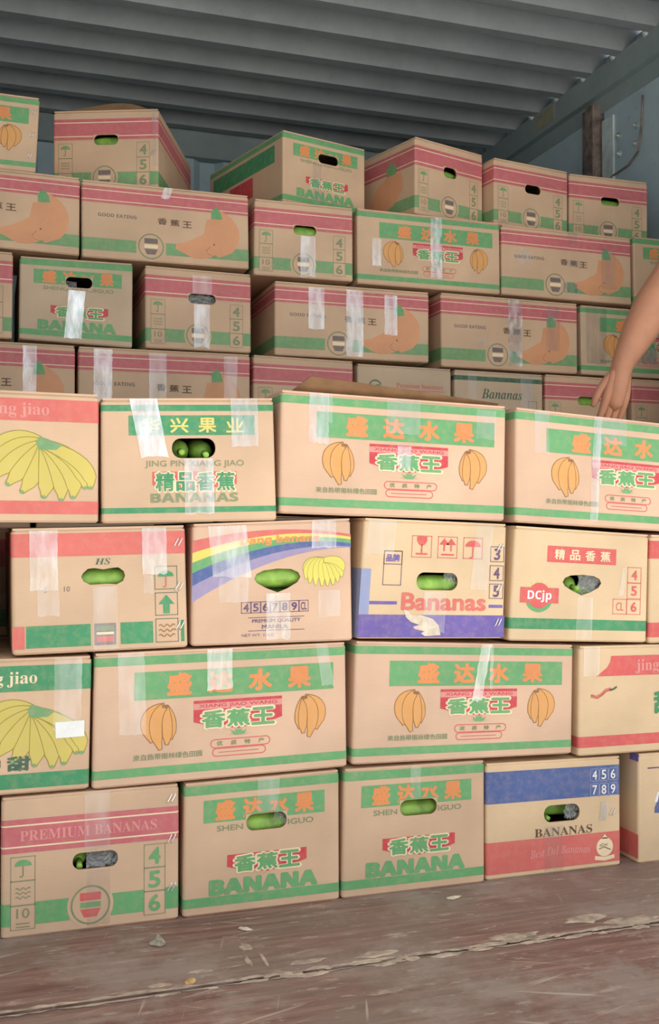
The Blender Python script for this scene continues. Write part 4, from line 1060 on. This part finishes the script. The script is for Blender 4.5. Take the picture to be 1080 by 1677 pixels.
# body (skin), in metres relative to the base point; the man faces -x (towards the middle of the container)
def J(x, y, z): return (x - 2.10, y - 2.50, z)
joints = [(J(2.12, 2.50, .95), (.15, .11)), (J(2.11, 2.50, 1.12), (.135, .10)), (J(2.10, 2.50, 1.32), (.155, .11)), (J(2.10, 2.50, 1.42), (.10, .085)), (J(2.092, 2.50, 1.485), .054), (J(2.078, 2.50, 1.54), .051),
          # head
          (J(2.046, 2.50, 1.605), (.070, .070)), (J(2.050, 2.50, 1.675), (.086, .090)), (J(2.060, 2.50, 1.745), (.078, .082)),
          # near (left) arm, reaching down, wrist and palm
          (J(2.07, 2.34, 1.425), .072), (J(1.91, 2.35, 1.41), .054), (J(1.76, 2.36, 1.385), .050), (J(1.735, 2.36, 1.345), .052), (J(1.695, 2.36, 1.285), .055), (J(1.645, 2.36, 1.205), .047), (J(1.604, 2.36, 1.138), .033), (J(1.590, 2.36, 1.105), .029), (J(1.581, 2.362, 1.060), (.036, .022)), (J(1.575, 2.366, 1.022), (.034, .016)),
          # far arm, hanging
          (J(2.10, 2.66, 1.42), .072), (J(2.12, 2.70, 1.22), .052), (J(2.10, 2.71, 1.10), .044), (J(2.06, 2.69, .98), .042), (J(2.02, 2.67, .86), .030), (J(2.01, 2.668, .815), (.020, .038)), (J(2.003, 2.665, .775), (.015, .037)),
          # legs
          (J(2.12, 2.40, .88), .088), (J(2.10, 2.39, .50), .062), (J(2.115, 2.39, .38), .058), (J(2.13, 2.39, .09), .040),
          (J(2.12, 2.60, .88), .088), (J(2.11, 2.61, .50), .062), (J(2.125, 2.61, .38), .058), (J(2.14, 2.61, .09), .040)]
edges = [(0,1),(1,2),(2,3),(3,4),(4,5),(5,6),(6,7),(7,8),(3,9)] + [(i, i+1) for i in range(9, 18)] + [(3,19),(19,20),(20,21),(21,22),(22,23),(23,24),(24,25),(0,26),(26,27),(27,28),(28,29),(0,30),(30,31),(31,32),(32,33)]
def jr(i): return max(joints[i][1]) if isinstance(joints[i][1], tuple) else joints[i][1]
LIMB = [e for e in edges if e[0] >= 9]                       # arms and legs; trunk and head are lofted
mb = MB()
def loft(rows, n=20):
    vs = [(cx_ - 2.10 + rx*math.cos(2*math.pi*k/n), ry*math.sin(2*math.pi*k/n), z) for z, cx_, rx, ry in rows for k in range(n)]; fs = []
    for i in range(len(rows) - 1):
        for k in range(n): fs.append((i*n + k, i*n + (k+1) % n, (i+1)*n + (k+1) % n, (i+1)*n + k))
    fs += [tuple(range(n))[::-1], tuple((len(rows)-1)*n + k for k in range(n))]; mb.add(vs, fs, 'skin_tone')
loft([(.80, 2.12, .06, .10), (.86, 2.12, .105, .155), (.95, 2.12, .118, .168), (1.08, 2.11, .105, .148), (1.22, 2.105, .112, .158), (1.34, 2.10, .115, .180), (1.41, 2.10, .092, .165), (1.45, 2.095, .070, .105), (1.48, 2.09, .056, .062), (1.57, 2.075, .050, .050), (1.60, 2.07, .03, .03)])
loft([(1.540, 2.035, .030, .030), (1.556, 2.032, .052, .046), (1.60, 2.044, .076, .064), (1.65, 2.052, .090, .074), (1.70, 2.058, .094, .078), (1.74, 2.06, .086, .072), (1.772, 2.06, .062, .052), (1.786, 2.06, .025, .022)])
for i, j in LIMB:
    A, B = Vector(joints[i][0]), Vector(joints[j][0]); d = (B - A); L_ = d.length; d.normalize(); ra, rb = jr(i), jr(j)
    if isinstance(joints[i][1], tuple): ra = sum(joints[i][1])/2
    if isinstance(joints[j][1], tuple): rb = sum(joints[j][1])/2
    P_, R_ = [], []
    for t in range(5): q = math.pi/2*t/4; P_.append(A - d*ra*math.cos(q)); R_.append(max(.001, ra*math.sin(q)))
    for t in range(1, 5): q = math.pi/2*t/4; P_.append(B + d*rb*math.sin(q)); R_.append(max(.001, rb*math.cos(q)))
    P_.insert(5, B); R_.insert(5, rb)
    mb.tube(P_, R_, 'skin_tone', 14)
for i in (26, 30):
    A, B = Vector((.02, 0.1 if i == 30 else -.1, .90)), Vector(joints[i][0]); mb.tube([A + Vector((0, 0, .05)), A, B, B - Vector((0, 0, .1))], [.07, .10, .092, .086], 'skin_tone', 14)
for i in (9, 19):
    B = Vector(joints[i][0]); A = Vector((-.005, B.y*.3, 1.415)); mb.tube([A, A.lerp(B, .5), B], [.062, .068, .070], 'skin_tone', 14)
raw = mb.build('body', man)
rm = raw.modifiers.new('remesh', 'REMESH'); rm.mode = 'VOXEL'; rm.voxel_size = .009; rm.use_smooth_shade = True
sm = raw.modifiers.new('smooth', 'SMOOTH'); sm.factor = .5; sm.iterations = 6
dg = bpy.context.evaluated_depsgraph_get(); m2 = bpy.data.meshes.new_from_object(raw.evaluated_get(dg)); raw.modifiers.clear(); raw.data = m2; body = raw
m2.materials.clear(); m2.materials.append(MATS['skin_tone']); m2.polygons.foreach_set('use_smooth', [True]*len(m2.polygons))
def hand(wr, fwd, across, nrm, parent):
    """palm and five fingers as skinned chains; fwd = towards fingertips, across = towards the thumb side"""
    wr, f, a, n = Vector(wr), Vector(fwd).normalized(), Vector(across), Vector(nrm)
    a = (a - f*a.dot(f)).normalized(); n = f.cross(a)*(1 if f.cross(a).dot(n) > 0 else -1)
    P = lambda l, s_, o_: tuple(wr + f*l + a*s_ + n*o_)
    for k, (s_, ln) in enumerate(((.027, .072), (.009, .080), (-.010, .074), (-.028, .058))):
        j = [(P(.000, s_*.55, 0), .0165), (P(.035, s_*.75, 0), .0165), (P(.066, s_*.95, .001), .0145), (P(.088, s_, .004), .0118), (P(.092 + ln*.45, s_*1.05, .014), .0098), (P(.092 + ln*.75, s_*1.05, .030), .0088), (P(.092 + ln*.95, s_*1.04, .046), .0070)]
        skin_body('finger', j, [(i, i+1) for i in range(6)], 'skin_tone', parent)
    j = [(P(.004, .012, .004), .016), (P(.030, .028, .008), .0150), (P(.058, .044, .012), .0118), (P(.086, .050, .018), .0102), (P(.106, .049, .026), .0080)]
    skin_body('thumb', j, [(i, i+1) for i in range(4)], 'skin_tone', parent)
hand(J(1.590, 2.36, 1.105), (-.17, .04, -1), (-1, 0, 0), (0, 1, 0), man)
hand(J(2.02, 2.67, .86), (-.15, -.02, -1), (-1, 0, 0), (0, -1, 0), man)
# clothing follows the body: the faces it covers, lifted off the skin
from mathutils.bvhtree import BVHTree
bme = body.data
BV = BVHTree.FromPolygons([v.co.copy() for v in bme.vertices], [tuple(p.vertices) for p in bme.polygons])
ARMS = [e for e in edges if 9 <= e[0] <= 17 or 19 <= e[0] <= 24]
def arm_gap(p):
    best = 9
    for i, j in ARMS:
        A, B = Vector(joints[i][0]), Vector(joints[j][0]); d = B - A
        t = max(0, min(1, (p - A).dot(d)/d.length_squared)); best = min(best, (p - A - d*t).length - (jr(i) + (jr(j) - jr(i))*t))
    return best
FB = [1 if (p.center.z < 1.46 and (abs(p.center.y) > .13 or p.center.x < -.12) and arm_gap(p.center) < .010) else 0 for p in bme.polygons]   # 1 = arm
def garment(name, mat, cover, off, th, hem=lambda v: v):
    keep = [p for p, b_ in zip(bme.polygons, FB) if cover(p.center, b_)]
    ids = sorted({v for p in keep for v in p.vertices}); mp = {v: i for i, v in enumerate(ids)}; n = len(ids)
    vs = [tuple(bme.vertices[v].co + bme.vertices[v].normal*off) for v in ids] + [tuple(bme.vertices[v].co + bme.vertices[v].normal*(off - th)) for v in ids]
    fs = [tuple(mp[v] for v in p.vertices) for p in keep]; cnt = {}
    for f in fs:
        for i in range(len(f)): cnt.setdefault(frozenset((f[i], f[(i+1) % len(f)])), []).append((f[i], f[(i+1) % len(f)]))
    rim = [e[0] for e in cnt.values() if len(e) == 1]
    for v in {a_ for e in rim for a_ in e}: vs[v] = hem(vs[v]); vs[v + n] = hem(vs[v + n])
    fs2 = fs + [tuple(reversed([v + n for v in f])) for f in fs] + [(b_, a_, a_ + n, b_ + n) for a_, b_ in rim]
    return mesh_obj(name, vs, fs2, mat, man, smooth=True)
garment('shirt', 'shirt_cloth', lambda c_, k: (k == 0 and .885 < c_.z < 1.475) or (k == 1 and c_.x > -.20 and c_.z > 1.20), .011, .006,
        lambda v: (v[0], v[1], .885) if v[2] < .93 else ((-.20, v[1], v[2]) if v[0] < -.17 else ((v[0], v[1], 1.20) if v[1] > .12 and v[2] < 1.25 else v)))
garment('trousers', 'trouser_cloth', lambda c_, k: k == 0 and .10 < c_.z < .96, .007, .005, lambda v: (v[0], v[1], .09) if v[2] < .14 else v)
garment('hair', 'hair_black', lambda c_, k: c_.z > 1.738 or (c_.x > -.050 and c_.z > 1.68) or (c_.x > -.005 and c_.z > 1.60), .010, .008)
for yy in (2.39, 2.61):
    skin_body('shoe', [(J(2.15, yy, .052), (.044, .050)), (J(2.08, yy, .045), (.046, .044)), (J(1.99, yy, .036), (.044, .034)), (J(1.94, yy, .030), (.034, .027))], [(0,1),(1,2),(2,3)], 'shoe_dark', man)
def face_x(y, z):
    h = BV.ray_cast(Vector((-.5, y, z)), Vector((1, 0, 0))); return h[0].x if h[0] else -.12
def ball(mb, c_, r, mat, n=10):
    mb.tube([(c_[0] - r*math.cos(math.pi*i/6), c_[1], c_[2]) for i in range(7)], [max(.0005, r*math.sin(math.pi*i/6)) for i in range(7)], mat, n)
for s_ in (-1, 1):
    y_, z_ = s_*.031, 1.672; x_ = face_x(y_, z_)
    mb = MB(); ball(mb, (x_ + .0075, y_, z_), .0105, 'eye_white'); e = mb.build('eye', man, True)
    mb = MB(); ball(mb, (x_ + .0005, y_ - s_*.001, z_ - .001), .0045, 'hair_black', 8); mb.build('pupil', e, True)
    mb = MB(); mb.tube([(face_x(y_ + d, z_ + q) - .0005, y_ + d, z_ + q) for d, q in ((-.017, .017), (-.006, .021), (.006, .021), (.017, .017))], .0026, 'hair_black', 6); mb.build('eyebrow', man, True)
    skin_body('ear', [(J(2.060, 2.50 + s_*.070, 1.635), .008), (J(2.066, 2.50 + s_*.079, 1.657), .012), (J(2.066, 2.50 + s_*.080, 1.680), .011)], [(0,1),(1,2)], 'skin_tone', man)
x_ = face_x(0, 1.65)
skin_body('nose', [((x_ + .006, 0, 1.672), .007), ((x_ - .004, 0, 1.652), .010), ((x_ - .008, 0, 1.637), .013)], [(0,1),(1,2)], 'skin_tone', man)
mb = MB(); mb.tube([(face_x(d, 1.603) + .001, d, 1.603 - abs(d)*.06) for d in (-.024, -.012, 0, .012, .024)], [.0025, .005, .0058, .005, .0025], 'lip_tone', 8); mb.build('mouth', man, True)
